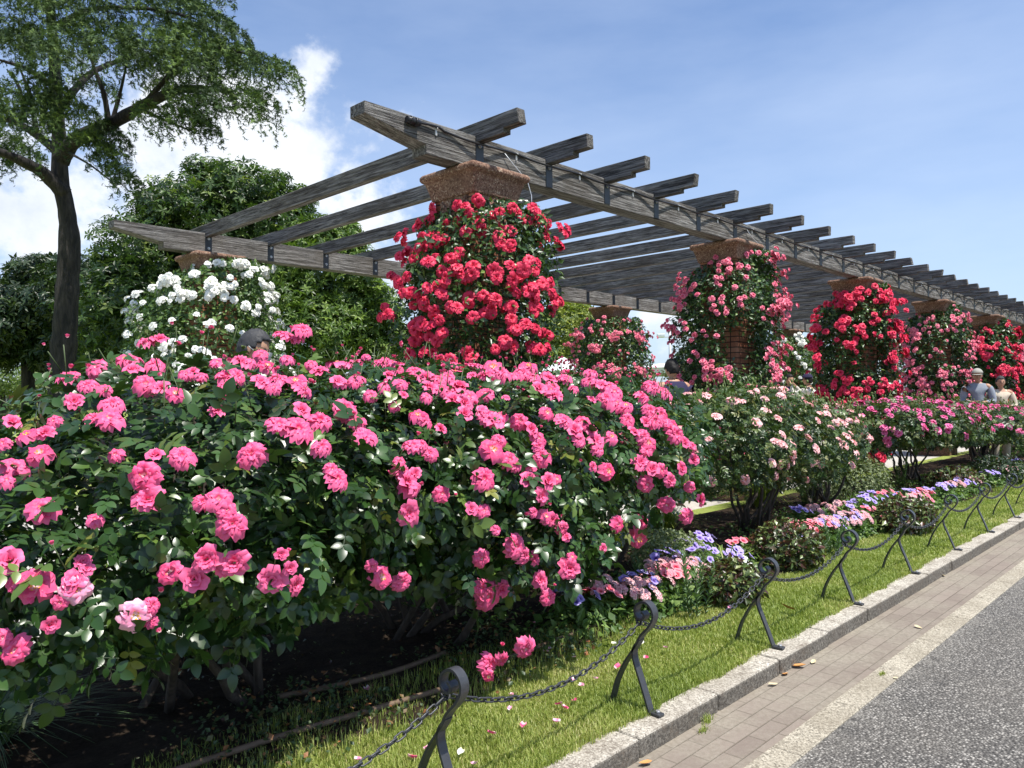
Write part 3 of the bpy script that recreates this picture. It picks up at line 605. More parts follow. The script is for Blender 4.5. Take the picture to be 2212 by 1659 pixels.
# small spotlight bracketed to the first column
sp = empty('spotlight', (4.76, 4.62, 2.86)); tag(sp, 'small black spotlight bracketed under the first column capital above red roses', 'spotlight'); SO = Vector((4.76, 4.62, 2.86))
bb = BM(); bb.box(4.70, 4.86, 4.54, 4.60, 2.80, 2.93, .006); ob = pmesh(bb, 'housing', M['iron'], sp, SO)
pmesh(BM().box(4.712, 4.848, 4.533, 4.541, 2.812, 2.918), 'lens', M['glass'], sp, SO)
bb = BM(); bb.tube([(4.70, 4.64, 2.8), (4.74, 4.64, 2.97), (4.82, 4.64, 2.97), (4.87, 4.64, 2.8)], .01, 6); bb.tube([(4.70, 4.64, 2.8), (4.62, 4.642, 2.8), (4.53, 4.642, 2.82), (4.53, 4.642, 2.98)], .01, 6); pmesh(bb, 'bracket', M['iron'], sp, SO)

# ------------------------------------------------------------------ chain fence along the kerb
def strip(b, pts, w, t):
    """flat iron bar: pts are (y,z); width w along x, thickness t"""
    rings = []
    for i, (y, z) in enumerate(pts):
        p0 = Vector((pts[max(i-1, 0)][0], pts[max(i-1, 0)][1])); p1 = Vector((pts[min(i+1, len(pts)-1)][0], pts[min(i+1, len(pts)-1)][1])); d = (p1-p0).normalized(); n_ = Vector((-d.y, d.x))*t/2
        q = [(-w/2, y+n_.x, z+n_.y), (w/2, y+n_.x, z+n_.y), (w/2, y-n_.x, z-n_.y), (-w/2, y-n_.x, z-n_.y)]; rings.append([b.b.verts.new(v) for v in q])
    for i in range(len(rings)-1):
        for k in range(4): b.b.faces.new((rings[i][k], rings[i][(k+1) % 4], rings[i+1][(k+1) % 4], rings[i+1][k]))
    b.b.faces.new(rings[0][::-1]); b.b.faces.new(rings[-1]); return b
def smooth_path(pts, n=6):
    out = []
    for i in range(len(pts)-1):
        p0, p1, p2, p3 = pts[max(i-1, 0)], pts[i], pts[i+1], pts[min(i+2, len(pts)-1)]
        for k in range(n):
            t = k/n; out.append(tuple(.5*((2*p1[j])+(-p0[j]+p2[j])*t+(2*p0[j]-5*p1[j]+4*p2[j]-p3[j])*t*t+(-p0[j]+3*p1[j]-3*p2[j]+p3[j])*t**3) for j in range(len(p1))))
    return out+[pts[-1]]
# profile in (y,z), origin at y 1.85
hi_ = [(.012, .265), (-.012, .31), (-.052, .352), (-.076, .395), (-.068, .432), (-.038, .452), (-.002, .44), (.016, .41), (.004, .383), (-.022, .378), (-.032, .398), (-.018, .41)]
rear = [(.155, -.02), (.142, .03), (.118, .1), (.075, .18), (.035, .235), (.012, .265), (-.004, .292)]
front = [(-.048, .012), (-.03, .06), (-.002, .13), (.026, .2), (.03, .235), (.02, .262), (.0, .285)]
def make_post():
    r = empty('fence_post'); r.location = (0, 0, 0)
    strip(BM(), smooth_path(hi_), .036, .009).build('scroll', M['iron'], r)
    strip(BM(), smooth_path(rear), .034, .009).build('leg', M['iron'], r); l_ = strip(BM(), smooth_path(front), .034, .009).build('leg', M['iron'], r)
    BM().box(-.018, .018, -.105, -.046, 0.001, .012, .002).build('foot_plate', M['iron'], r)
    BM().tube([(0, -.085, .012), (0, -.085, .022)], .009, 6).build('bolt', M['steel'], r)
    b_ = BM(); b_.tube([(0.0, .002+.014*math.cos(a), .365+.016*math.sin(a)) for a in np.linspace(0, 2*math.pi, 13)], .003, 6, False); b_.build('shackle', M['steel'], r)
    return r
def copy_tree(o, parent=None):
    c = o.copy(); COL.objects.link(c); c.parent = parent
    for ch in o.children: copy_tree(ch, c)
    return c
post0 = make_post(); PX = [1.60, 2.66]+[2.66+1.11*k for k in range(1, 9)]
ordn = ['first', 'second', 'third', 'fourth', 'fifth', 'sixth', 'seventh', 'eighth', 'ninth', 'tenth']
for i, x in enumerate(PX):
    p = post0 if i == 0 else copy_tree(post0); p.location = (x, 1.85, 0); p.rotation_euler = (0, 0, rad(random.uniform(-4, 4)))
    tag(p, f'black iron scroll-topped fence post, {ordn[i]} from the left along the kerb', 'fence post', 'scroll fence posts along the kerb')
def link_template():
    b_ = BM(); L2, r_, t = .0115, .0085, .0031; pts = []
    for a in np.linspace(-math.pi/2, math.pi/2, 6): pts.append((L2+r_*math.cos(a), r_*math.sin(a), 0))
    for a in np.linspace(math.pi/2, 3*math.pi/2, 6): pts.append((-L2+r_*math.cos(a), r_*math.sin(a), 0))
    pts.append(pts[0]); b_.tube(pts, t, 6, False); me = bpy.data.meshes.new('t'); b_.b.to_mesh(me); V = np.array([v.co[:] for v in me.vertices]); F = np.array([p_.vertices[:] for p_ in me.polygons]); return V, F
LV, LF = link_template()
def chain(p0, p1, sag):
    p0, p1 = np.array(p0), np.array(p1); n_ = int(np.linalg.norm(p1-p0)*1.03/.0305); t = np.linspace(0, 1, n_); P = p0+(p1-p0)*t[:, None]; P[:, 2] -= sag*4*t*(1-t); D = np.gradient(P, axis=0)
    up = np.tile([0, 0, 1.0], (n_, 1)); s_ = np.cross(D, up); nn = np.where((np.arange(n_) % 2 == 0)[:, None], up*.8+s_/np.linalg.norm(s_, axis=1, keepdims=True)*.6, s_/np.linalg.norm(s_, axis=1, keepdims=True)*.8-up*.6)
    v, f_, a = scatter(LV, LF, P-p0, frames(D, nn), np.ones(n_)); o = link_mesh('chain', np_mesh('chain', v, f_, True), M['iron']); o.location = p0; return o
for i in range(-1, len(PX)-1):
    x0 = PX[i] if i >= 0 else PX[0]-1.05; x1 = PX[i+1]; o = chain((x0, 1.855, .362), (x1, 1.85, .362), .10 if i > 1 else .12)
    tag(o, f'black iron link chain sagging between the {ordn[i]} and {ordn[i+1]} fence posts' if i >= 0 else 'black iron link chain running off the bottom of the photo from the first fence post', 'chain', 'chains of the kerb fence')

# pipes lying along the bed
for j, (pts, lab) in enumerate([(((300, 1690), (600, 1592), (780, 1540), (950, 1490)), 'long brown pipe lying on the soil behind the first fence post'), (((1100, 1420), (1160, 1398), (1300, 1345)), 'short brown pipe on the soil left of the second fence post'), (((600, 1505), (720, 1482), (850, 1450), (960, 1410)), 'thin brown pipe lying deep in shade under the pink rose bushes'), (((1180, 1500), (1240, 1480)), None)]):
    if lab is None: continue
    w_ = [at_z(px, py, .035) for px, py in pts]; w_ = smooth_path([tuple(p) for p in w_], 5); b_ = BM(); o0 = Vector(w_[0]); b_.tube([Vector(p)-o0 for p in w_], .0125, 8); o = b_.build('garden_pipe', M['hose']); o.location = o0; tag(o, lab, 'pipe', 'pipes on the soil')

# ------------------------------------------------------------------ the big pink rose bushes
LA = [(1.28, 3.25, .93, .78, 1.15, .50), (1.6, 3.1, .88, .75, .88, .50), (.78, 3.1, .74, .52, .85, .44), (.35, 3.2, .70, .5, .8, .42), (1.45, 3.45, 1.16, .66, .7, .36), (1.9, 3.2, 1.02, .6, .95, .46), (1.15, 2.85, .72, .5, .6, .3)]
LB = [(2.65, 3.2, .93, .95, 1.0, .56), (2.3, 3.0, .83, .6, .8, .54), (2.95, 3.05, .86, .75, .8, .58), (2.6, 3.55, 1.17, .95, .7, .34), (2.75, 2.7, .58, .5, .5, .32)]
LC = [(4.1, 3.25, .98, .9, .86, .46), (3.7, 3.1, .93, .75, .82, .5), (4.45, 3.3, .95, .68, .7, .42), (4.0, 3.5, 1.15, .9, .6, .32)]
FB = []
def add(rows, sx, ox, oy):
    for (x_, y_, s_) in rows: FB.append((ox+sx*x_, oy+sx*y_, s_*sx))
add([(570,300,130),(745,250,100),(865,155,100),(945,155,120),(790,330,130),(860,400,120),(920,290,110),(950,420,110),(1035,455,100),(405,360,110),(520,405,100),(620,430,80),(440,505,120),(665,520,120),(650,605,140),(560,600,90),(70,635,120),(320,615,80),(270,690,120),(165,700,110),(235,810,130),(85,890,140),(40,970,90),(20,750,60),(685,815,60),(860,940,180),(920,830,120),(1075,825,140),(880,1085,170),(250,1135,150),(560,1200,55),(1290,1080,150),(1190,1095,50),(1370,1225,170),(1340,1140,120),(1490,815,150),(1290,565,110),(1760,670,170),(1650,640,130),(1890,620,130),(1780,560,130),(1900,775,120),(2045,555,130),(2110,620,100),(2155,710,120),(1990,960,140),(1960,900,80),(1790,75,100),(1690,115,110),(1760,130,70),(1290,270,90),(1340,360,110),(1430,280,120),(1400,350,110),(1545,225,80),(1580,290,100),(1540,390,110),(1650,370,110),(1750,380,120),(1790,430,110),(1700,250,80),(1890,325,100),(1840,280,70),(2165,235,50),(2000,385,100),(2095,385,70),(2130,365,60),(1140,330,90),(1100,340,80),(1190,350,70),(1480,270,70),(1620,420,80),(1330,410,80),(60,1450,170),(95,1575,100),(210,1590,170),(440,1560,130),(490,1450,80),(510,1490,70),(1000,1510,130),(1150,1550,180),(1230,1430,150),(1390,1450,160),(1330,1480,90),(1610,1550,160),(1660,1400,80),(1710,1480,90),(1740,1580,120),(2200,1470,60)], .3651, 0, 685.8)
add([(90,840,150),(295,690,110),(355,560,90),(15,770,60),(900,575,80),(885,665,45),(410,490,100)], .3651, 0, 1097.2)
add([(60,160,80),(145,155,70),(215,10,50),(325,25,45),(370,50,60),(80,320,130),(210,480,120),(170,400,80),(380,300,60),(345,130,90),(320,190,70),(240,240,80),(420,170,90),(430,240,80),(400,85,60),(500,100,100),(560,140,110),(640,150,100),(590,200,100),(690,130,100),(700,220,110),(760,200,120),(820,250,110),(730,270,120),(790,290,110),(790,360,110),(660,200,90),(520,360,110),(560,390,80),(645,445,100),(960,80,130),(930,130,110),(1010,110,110),(840,130,80),(1140,110,100),(1170,70,100),(1090,120,70),(1210,140,80),(1290,150,110),(1300,210,110),(1230,200,110),(1330,250,100),(1390,140,80),(1320,190,90),(1280,120,80),(1540,110,90),(1600,180,100),(1530,160,80),(1650,190,100),(1440,200,60),(1680,220,100),(1630,260,100),(1690,290,100),(1750,300,90),(1760,380,90),(1280,340,80),(1540,270,70),(920,230,90),(1040,255,50),(570,250,70),(900,340,90),(970,390,130),(930,370,100),(1010,360,80),(960,560,130),(1060,620,100),(1090,650,80),(1000,500,80),(490,540,100),(590,580,90),(540,530,80),(1120,390,100),(1180,450,110),(1230,490,90),(1250,600,110),(1230,540,80),(1380,390,100),(1440,450,120),(1490,400,90),(1540,450,90),(1570,510,110),(1580,560,90),(1660,485,90),(1470,500,80),(905,735,130),(450,760,150),(420,690,110),(500,700,80),(470,780,110),(410,630,45),(660,820,90),(460,930,140),(1170,740,130),(1280,750,110),(1240,830,110),(1180,680,90),(1340,730,60),(910,920,90),(830,910,90),(980,1035,60),(1270,950,90),(1310,970,90),(1370,1020,80),(1390,1080,70),(1200,930,40),(1090,1130,130),(1140,1180,110),(1200,1200,80),(895,1200,100),(300,1310,130),(420,1340,110),(930,1420,150),(890,1370,100),(1010,1380,100),(1410,1260,120),(1430,1190,40),(1240,1330,100),(1290,1430,90),(1605,1140,65),(1700,1000,90),(1820,1080,110),(1840,980,80),(1830,640,110),(1900,680,100),(1870,760,95),(1960,680,80),(2000,740,90),(2070,670,90),(2140,620,90),(1640,685,90),(1550,660,30),(1790,460,80),(1850,480,90),(1880,520,90),(1870,560,80),(1890,330,90),(1920,390,100),(1860,400,80),(1950,350,90),(2020,420,90),(2040,470,110),(2090,520,90),(1990,400,80),(2140,540,60),(1990,885,90),(2110,950,90),(2180,850,100),(2130,780,70),(1840,250,90),(1910,190,90),(1960,210,70),(1990,235,60),(1880,180,80)], .3651, 713.2, 768)
add([(1210,870,120),(980,970,120),(1060,940,90),(985,1045,70)], .3472, 713.2, 1097.2)
ALL = LA+LB+LC; own = ['A']*len(LA)+['B']*len(LB)+['C']*len(LC)
def nearest_bush(p):
    q = [np.linalg.norm((p-np.array(l_[:3]))/np.array(l_[3:6])) for l_ in ALL]; return own[int(np.argmin(q))]
BL = {'A': [], 'B': [], 'C': []}
TL = {'A': (1.55, 3.35), 'B': (2.75, 3.35), 'C': (4.15, 3.5)}
for (px, py, s_) in FB:
    big = [tuple(l_[:3])+tuple(np.array(l_[3:6])*1.05) for l_ in ALL]; t, p, n_ = ray_lobes(px, py, big)[:3]; k = nearest_bush(p); n2 = n_*.8+np.array([0, -.25, .45])+(CAM-p)/np.linalg.norm(CAM-p)*.35+rs.randn(3)*.22; n2 /= np.linalg.norm(n2); size = min(.13, max(.05, s_*t/1654*1.17))
    BL[k].append((p, n2, size))
# blooms on the sides the photo does not show, so the bushes hold up from elsewhere
for k, lb in (('A', LA), ('B', LB), ('C', LC)):
    P_, Nn = shell(lb, 60, .98, 1.06, .05, .75)
    for p, n_ in zip(P_, Nn):
        if n_[1] > .25 or (p[2] > 1.42): BL[k].append((p, n_*.7+np.array([0, 0, .6]), .085))
labs = {'A': 'large hot pink rose bush at the left edge, nearest the camera', 'B': 'large hot pink rose bush in the middle, behind the first fence post', 'C': 'large hot pink rose bush at the right end of the group, below the first column'}
for k, lb, nl in (('A', LA, 6200), ('B', LB, 4700), ('C', LC, 3600)):
    tx, ty = TL[k]; r = empty('rose_bush', (tx, ty, 0)); tag(r, labs[k], 'rose bush', 'hot pink rose bushes in front of the pergola')
    P_, Nn = shell(lb, nl, .52, 1.05, .06, .40, 2.4, 0, (), .75, 6.5)
    if k == 'A': o_ = P_[:, 2] > .46; P_, Nn = P_[o_], Nn[o_]
    foliage('foliage', r, P_, Nn, .098 if k != 'C' else .088, COMP, 'rose_leaf', .55, .45, .35, .22)
    # sprigs that hang lower and new shoots that rise
    P_, Nn = shell(lb, 260, .9, 1.0, .1, .34); o = P_[:, 2] > 1.2
    tips = [(p, p+np.array([rs.randn()*.04, rs.randn()*.04, .06+.09*rs.rand()])) for p in P_[o]]
    b_ = BM(); bp = []; bs = []
    for p, q in tips:
        b_.tube([Vector(p)-Vector((tx, ty, 0)), Vector(q)-Vector((tx, ty, 0))], .0022, 5)
        for _ in range(random.choice((1, 2, 3))): bp.append(q+rs.randn(3)*.014); bs.append(.035+.02*rs.rand())
    for p, n_, s_ in BL[k]:
        if random.random() < .5:
            q = p+rs.randn(3)*.035+np.array([0, 0, .02]); bp.append(q); bs.append(.035+.025*rs.rand()); b_.tube([Vector(p-n_*.07)-Vector((tx, ty, 0)), Vector(q)-Vector((tx, ty, 0))], .0018, 4)
    tag(b_.build('shoots', M['stemgreen'], r), kind='stuff')
    bp = np.array(bp); n_ = np.tile([0, -.1, 1.0], (len(bp), 1))+rs.randn(len(bp), 3)*.35; n_ /= np.linalg.norm(n_, axis=1, keepdims=True)
    V, F, E, Rn, fm = BUD; v, f_, a = scatter(V, F, bp-np.array([tx, ty, 0]), frames(np.cross(n_, rs.randn(len(bp), 3)), n_), np.array(bs), None, E); me = np_mesh('buds', v, f_, True, {'ext': a['ext'], 'rnd': np.tile(Rn, len(bp))}, (rs.rand(len(bp)) < .45).astype(int).repeat(len(F))); me.materials.append(M['pink']); me.materials.append(M['budgreen']); tag(link_mesh('buds', me, None, r), kind='stuff')
    # woody stems from the ground up into the crown
    bases = []; tps = []
    for _ in range(7):
        a = random.uniform(0, 6.28); rr = random.uniform(.05, .34); l_ = random.choice(lb); bases.append((tx+rr*math.cos(a), ty+rr*math.sin(a), -.01)); d_ = rs.randn(3); d_ /= np.linalg.norm(d_); tps.append((l_[0]+d_[0]*l_[3]*.6, l_[1]+d_[1]*l_[4]*.6, l_[2]-.05+abs(d_[2])*l_[5]*.5))
    branches('stem', r, bases, tps, M['wood_stem'], .021, 8, .14)
    pts = np.array([x_[0] for x_ in BL[k]]); nn = np.array([x_[1] for x_ in BL[k]]); nn /= np.linalg.norm(nn, axis=1, keepdims=True); sz = np.array([x_[2] for x_ in BL[k]])
    put_blooms(r, pts, nn, sz, 'open', 'pink')
    if k == 'A':
        for (px, py, s_) in ((292, 1330, .085), (165, 1270, .08)):
            t, p, n_ = ray_lobes(px, py, [tuple(l_[:3])+tuple(np.array(l_[3:6])*1.05) for l_ in LA])[:3]; me = bloom_meshes('open', 'palecentre')[2]; o = bpy.data.objects.new('bloom', me); COL.objects.link(o); o.parent = r; n2 = Vector(n_)*.5+Vector(CAM-p).normalized()*.7
            o.matrix_local = Matrix.Translation(Vector(p)-Vector((tx, ty, 0))) @ n2.to_track_quat('Z', 'Y').to_matrix().to_4x4() @ Matrix.Scale(s_, 4); o['label'] = 'faded bloom, pale pink with a white centre'

# ------------------------------------------------------------------ smaller rose bushes further along
def rose_bush(lobes, loc, label, mat, kind, nbl, bs, nleaf, ls, leafmat='pale_leaf', grp='rose bushes further along the bed', topb=.6, tm=None, cl=.75):
    r = empty('rose_bush', (loc[0], loc[1], 0)); tag(r, label, 'rose bush', grp); l0 = np.array([loc[0], loc[1], 0])
    P_, Nn = shell(lobes, nleaf, .6, 1.06, .10, .38, 3.0, 1, (), cl, 6); foliage('foliage', r, P_, Nn, ls, tm or COMP_LO, leafmat, .5, .5, .3, .3, smooth=False)
    P_, Nn = shell(lobes, nbl*3, .98, 1.07, .10, .5, 3.0, 1); sc = P_[:, 2]+rs.rand(len(P_))*topb*.8; idx = np.argsort(-sc)[:nbl] if topb else np.argsort(P_[:, 1]+P_[:, 0]*.5-.5*P_[:, 2]+rs.rand(len(P_))*1.6)[:nbl]; nn = Nn[idx]*.6+np.array([0, -.3, .6])+rs.randn(len(idx), 3)*.25; nn /= np.linalg.norm(nn, axis=1, keepdims=True)
    put_blooms(r, P_[idx], nn, bs*(.8+.4*rs.rand(len(idx))), kind, mat)
    bases = []; tps = []
    for _ in range(11):
        a = random.uniform(0, 6.28); rr = random.uniform(0, .15); l_ = random.choice(lobes); bases.append((loc[0]+rr*math.cos(a), loc[1]+rr*math.sin(a), -.01)); d_ = rs.randn(3); d_ /= np.linalg.norm(d_); tps.append((l_[0]+d_[0]*l_[3]*.7, l_[1]+d_[1]*l_[4]*.7, l_[2]-.15+abs(d_[2])*l_[5]*.5))
    branches('stem', r, bases, tps, M['wood_stem'], .019, 8, .1)
    P_, Nn = shell(lobes, 400, .96, 1.05, .1, .9); P_ = P_[Nn[:, 2] > .35]; tips = P_+np.stack([rs.randn(len(P_))*.03, rs.randn(len(P_))*.03, .05+.1*rs.rand(len(P_))], 1)
    b_ = BM()
    for p, q in zip(P_[:130], tips[:130]): b_.tube([Vector(p-l0), Vector(q-l0)], .003, 4); b_.sphere(tuple(q-l0), .011, 6, 4, (1, 1, 1.6))
    tag(b_.build('shoots', M['budgreen'], r), kind='stuff'); return r
rose_bush([(6.75, 3.5, .92, 1.0, .8, .46), (6.1, 3.4, .86, .6, .65, .40), (7.45, 3.35, .78, .7, .62, .38), (6.9, 3.6, 1.08, .75, .6, .30)], (6.85, 3.5), 'tall loose rose bush with pale salmon pink blooms right of the hot pink bushes', 'salmon', 'full', 85, .085, 7600, .066, topb=0)
rose_bush([(8.6, 3.5, .82, .5, .5, .35), (8.9, 3.7, .85, .55, .5, .33)], (8.75, 3.6), 'small sparse rose bush with pale pink blooms above the sedge clump', 'salmon', 'full', 34, .085, 1500, .075)
rose_bush([(11.6, 3.5, .88, 1.25, .8, .32), (10.8, 3.6, .9, .7, .7, .30), (12.5, 3.4, .85, .8, .7, .34)], (11.9, 3.55), 'spreading bright pink rose bush with bare dark stems below a flat flowery top', 'pink2', 'low', 230, .1, 5200, .085, topb=.9)
rose_bush([(14.9, 3.4, .78, 1.5, .9, .30), (16.2, 3.3, .74, 1.2, .8, .30)], (15.2, 3.4), 'bright pink rose bush at the right edge beyond the bare-stemmed one', 'pink2', 'low', 190, .1, 4200, .10)
rose_bush([(19.0, 3.5, .74, 1.7, .9, .34), (21.5, 3.4, .74, 1.6, .8, .34)], (20, 3.5), 'farthest bright pink rose bush at the right edge of the photo', 'pink2', 'low', 120, .11, 2600, .13)

# ------------------------------------------------------------------ climbing roses on the columns
C0 = [(870,790),(760,840),(800,850),(615,870),(600,900),(550,960),(500,950),(620,940),(690,960),(740,930),(815,895),(865,905),(1000,860),(1020,905),(1080,880),(1150,880),(1200,920),(1260,900),(1310,930),(1340,930),(1220,845),(395,1010),(370,1050),(875,990),(780,1030),(600,1010),(620,1060),(640,1040),(540,1050),(490,1110),(755,1120),(1100,1000),(1030,1030),(1060,1080),(1110,1100),(590,1180),(570,1200),(430,1150),(400,1190),(480,1200),(330,1270),(330,1300),(370,1310),(450,1300),(380,1370),(720,1200),(770,1230),(840,1240),(640,1270),(660,1300),(730,1280),(930,1255),(1000,1275),(1080,1250),(1180,1250),(1250,1250),(1200,1190),(1160,1290),(800,1300),(850,1310),(1220,1330),(1300,1340),(1120,1340),(1250,1400),(1200,1400),(1180,1430),(1360,1400),(1390,1440),(1380,1500),(1250,1490),(1270,1500),(620,1380),(640,1420),(480,1400),(500,1440),(450,1450),(520,1480),(610,1530),(650,1530),(700,1510),(920,1430),(980,1450),(950,1480),(830,1460),(790,1480),(970,1530),(930,1510),(1120,1480),(590,1600),(640,1600),(690,1620),(540,1620),(500,1640),(850,1600),(1100,1590),(1180,1620),(1230,1640),(1330,1640),(820,1760),(760,1850),(1100,1730),(1300,1820),(480,1730),(460,1610),(790,1880),(640,1820),(850,1820),(1345,1670),(430,1820),(560,1700),(620,1690),(1000,1750),(1240,1740)]
def climber(cx, cy, label, mat, kind, nb, bs, nleaf, ls, leafmat, tiers, grp, gaps=(), pix=None, tmpl=None, cl=.35, clusters=40):
    """tiers: (z, radius, dx, dy) from bottom to top; a lumpy sleeve of canes and leaves round the shaft"""
    r = empty('climbing_rose', (cx, cy, 0)); tag(r, label, 'climbing rose', grp); l0 = np.array([cx, cy, 0]); tz = np.array([t[0] for t in tiers]); tr = np.array([t[1] for t in tiers]); tx_ = np.array([t[2] for t in tiers]); ty_ = np.array([t[3] for t in tiers]); seed = int(cx*7) % 6
    def sleeve(n, lo, hi, zlo=None):
        z = rs.uniform(tz[0] if zlo is None else zlo, tz[-1]+.05, n*2); a = rs.uniform(0, 2*math.pi, n*2); R_ = np.interp(z, tz, tr); q = np.stack([np.cos(a)*R_, np.sin(a)*R_, z+cx], 1); R_ = R_*(1+.16*sn(q, 3.2, seed))*(lo+(hi-lo)*rs.rand(n*2)); R_ = np.maximum(R_, .27)
        P_ = np.stack([cx+np.interp(z, tz, tx_)+np.cos(a)*R_, cy+np.interp(z, tz, ty_)+np.sin(a)*R_, z], 1); Nn = np.stack([np.cos(a), np.sin(a), np.full(n*2, .15)], 1); ok = np.ones(n*2, bool)
        for g in gaps: ok &= ((P_-np.array(g[:3]))**2).sum(1) > g[3]**2
        ok &= (sn(P_, 6.5, (seed+2) % 6)+.35*rs.randn(n*2)) > -cl; i = np.where(ok)[0][:n]; return P_[i], Nn[i]
    P_, Nn = sleeve(nleaf, .62, 1.08); foliage('foliage', r, P_, Nn, ls, tmpl or KITE, leafmat, .45, .5, .35, .3, smooth=False)
    pts = []; nn = []; sz = []
    if pix:
        for (x_, y_) in pix:
            px, py = 737.3+.3333*x_, 164.6+.3333*y_; d = ray(px, py); o = CAM
            z_ = 1.3+ (868-py)/1654*7.0; R_ = np.interp(z_, tz, tr)*1.14; ax = np.array([cx+np.interp(z_, tz, tx_), cy+np.interp(z_, tz, ty_)]); a = d[:2] @ d[:2]; b_ = -2*ax @ d[:2]; c_ = ax @ ax-R_*R_; D = b_*b_-4*a*c_; t = (-b_-math.sqrt(max(D, 0)))/(2*a); p = o+d*t; p[2] = min(p[2], 3.02); rv = np.array([p[0]-ax[0], p[1]-ax[1], 0]); rv /= np.linalg.norm(rv)+1e-9
            for j in range(random.choice((1, 2, 2))): pts.append(p+rs.randn(3)*(.02 if j == 0 else .05)); nn.append(rv+np.array([0, -.25, .3])+rs.randn(3)*.3); sz.append(bs*random.uniform(.85, 1.15))
    P_, Nn = sleeve(clusters, 1.06, 1.18); 
    while len(pts) < nb*1.0:
        i = random.randrange(len(P_)); 
        if pix and Nn[i][0]*.3+Nn[i][1] < -.75 and random.random() < .5: continue
        if not pix and Nn[i][1] > .3 and random.random() < .5: continue
        m_ = random.choice((1, 2, 3, 4, 5))
        for _ in range(m_): pts.append(P_[i]+rs.randn(3)*np.array([.06, .06, .05])+Nn[i]*.02); nn.append(Nn[i]+np.array([0, -.2, .35])+rs.randn(3)*.3); sz.append(bs*random.uniform(.8, 1.2))
    if not pix:
        P2, N2 = sleeve(nb//2, 1.04, 1.15)
        for p, n_ in zip(P2, N2): pts.append(p); nn.append(n_+np.array([0, -.2, .35])+rs.randn(3)*.3); sz.append(bs*random.uniform(.7, 1.1))
    nn = np.array(nn); nn /= np.linalg.norm(nn, axis=1, keepdims=True); put_blooms(r, np.array(pts), nn, np.array(sz), kind, mat)
    bases = []; tps = []
    for _ in range(10):
        a = random.uniform(0, 6.28); z_ = random.uniform(1.4, tiers[-1][0]-.1); R_ = max(.3, np.interp(z_, tz, tr)*.75); bases.append((cx+.3*math.cos(a), cy+.3*math.sin(a), 0)); a += random.uniform(-.8, .8); tps.append((cx+R_*math.cos(a), cy+R_*math.sin(a), z_))
    branches('cane', r, bases, tps, M['wood_stem'], .014, 9, .07); return r
T0 = [(.25, .6, 0, 0), (.8, .66, 0, 0), (1.5, .66, 0, 0), (2.2, .66, 0, 0), (2.6, .62, .03, -.03), (2.8, .55, .06, -.06), (2.9, .42, .12, -.1)]
climber(4.62, 4.9, 'climbing rose with large crimson blooms on the nearest column', 'red', 'full', 250, .104, 24000, .052, 'climb_leaf', T0, 'climbing roses on the near columns', (), C0, None, .7)
T1 = [(.2, .42, 0, 0), (1.0, .56, 0, 0), (1.7, .62, 0, 0), (2.3, .64, 0, 0), (2.75, .58, .02, 0), (3.0, .42, .1, -.05), (3.12, .3, .3, -.1)]
climber(9.12, 4.9, 'climbing rose with small rose-pink blooms on the second column, brick showing through', 'rose2', 'low', 620, .078, 24000, .055, 'climb_leaf', T1, 'climbing roses on the near columns', ((8.62, 4.35, 1.92, .36), (9.1, 4.3, 2.95, .26)), None, None, .7, 130)
climber(13.62, 4.9, 'climbing rose with crimson blooms on the third column', 'red', 'low', 520, .118, 17000, .065, 'climb_leaf', T1, 'climbing roses on the near columns', ((13.15, 4.4, 1.9, .3),), None, None, .7, 130)
climber(18.12, 4.9, 'climbing rose with pale rose-pink blooms on the fourth column', 'rose2', 'low', 560, .095, 14000, .075, 'climb_leaf', T1, 'climbing roses on the near columns', ((17.7, 4.4, 2.1, .28),), None, None, .7, 130)
climber(22.62, 4.9, 'climbing rose with dense crimson blooms on the fifth column, behind the elderly couple', 'red', 'low', 400, .13, 11000, .09, 'climb_leaf', T1, 'climbing roses on the near columns', (), None, None, .3, 60)
climber(27.12, 4.9, 'climbing rose with rose-pink blooms on the sixth column at the right edge', 'rose2', 'low', 300, .12, 7000, .11, 'climb_leaf', T1, 'climbing roses on the near columns', (), None, None, .3, 50)
TW = [(.3, .7, -.1, 0), (1.2, .9, -.1, 0), (1.8, .95, -.1, 0), (2.4, .85, -.05, 0), (2.9, .65, .05, 0), (3.12, .42, .25, -.1)]
climber(4.62, 10.14, 'climbing rose smothered in white blooms under the far beam end', 'white', 'low', 520, .115, 24000, .06, 'white_leaf', TW, 'climbing roses on the far columns', ((4.75, 9.3, 1.75, .3),), None, None, .7, 110)
climber(9.12, 10.14, 'climbing rose with rose-pink blooms behind the nearest column', 'rose2', 'low', 100, .09, 6000, .09, 'climb_leaf', T1, 'climbing roses on the far columns', (), None, None, .3, 40)
TF = [(.2, .6, 0, 0), (1.2, .8, 0, 0), (2.0, .82, 0, 0), (2.6, .78, 0, 0), (2.95, .6, .1, 0)]
climber(13.62, 10.14, 'climbing rose with pink blooms on the far column left of the navy-shirted man', 'rose2', 'low', 560, .095, 16000, .075, 'climb_leaf', TF, 'climbing roses on the far columns', (), None, None, .35, 45)
climber(22.62, 10.14, 'climbing rose with small white blooms on the far column behind the person in white', 'white', 'low', 380, .13, 13000, .1, 'white_leaf', [(t[0], t[1]*1.25, t[2], t[3]) for t in TF], 'climbing roses on the far columns', (), None, None, .35, 60)

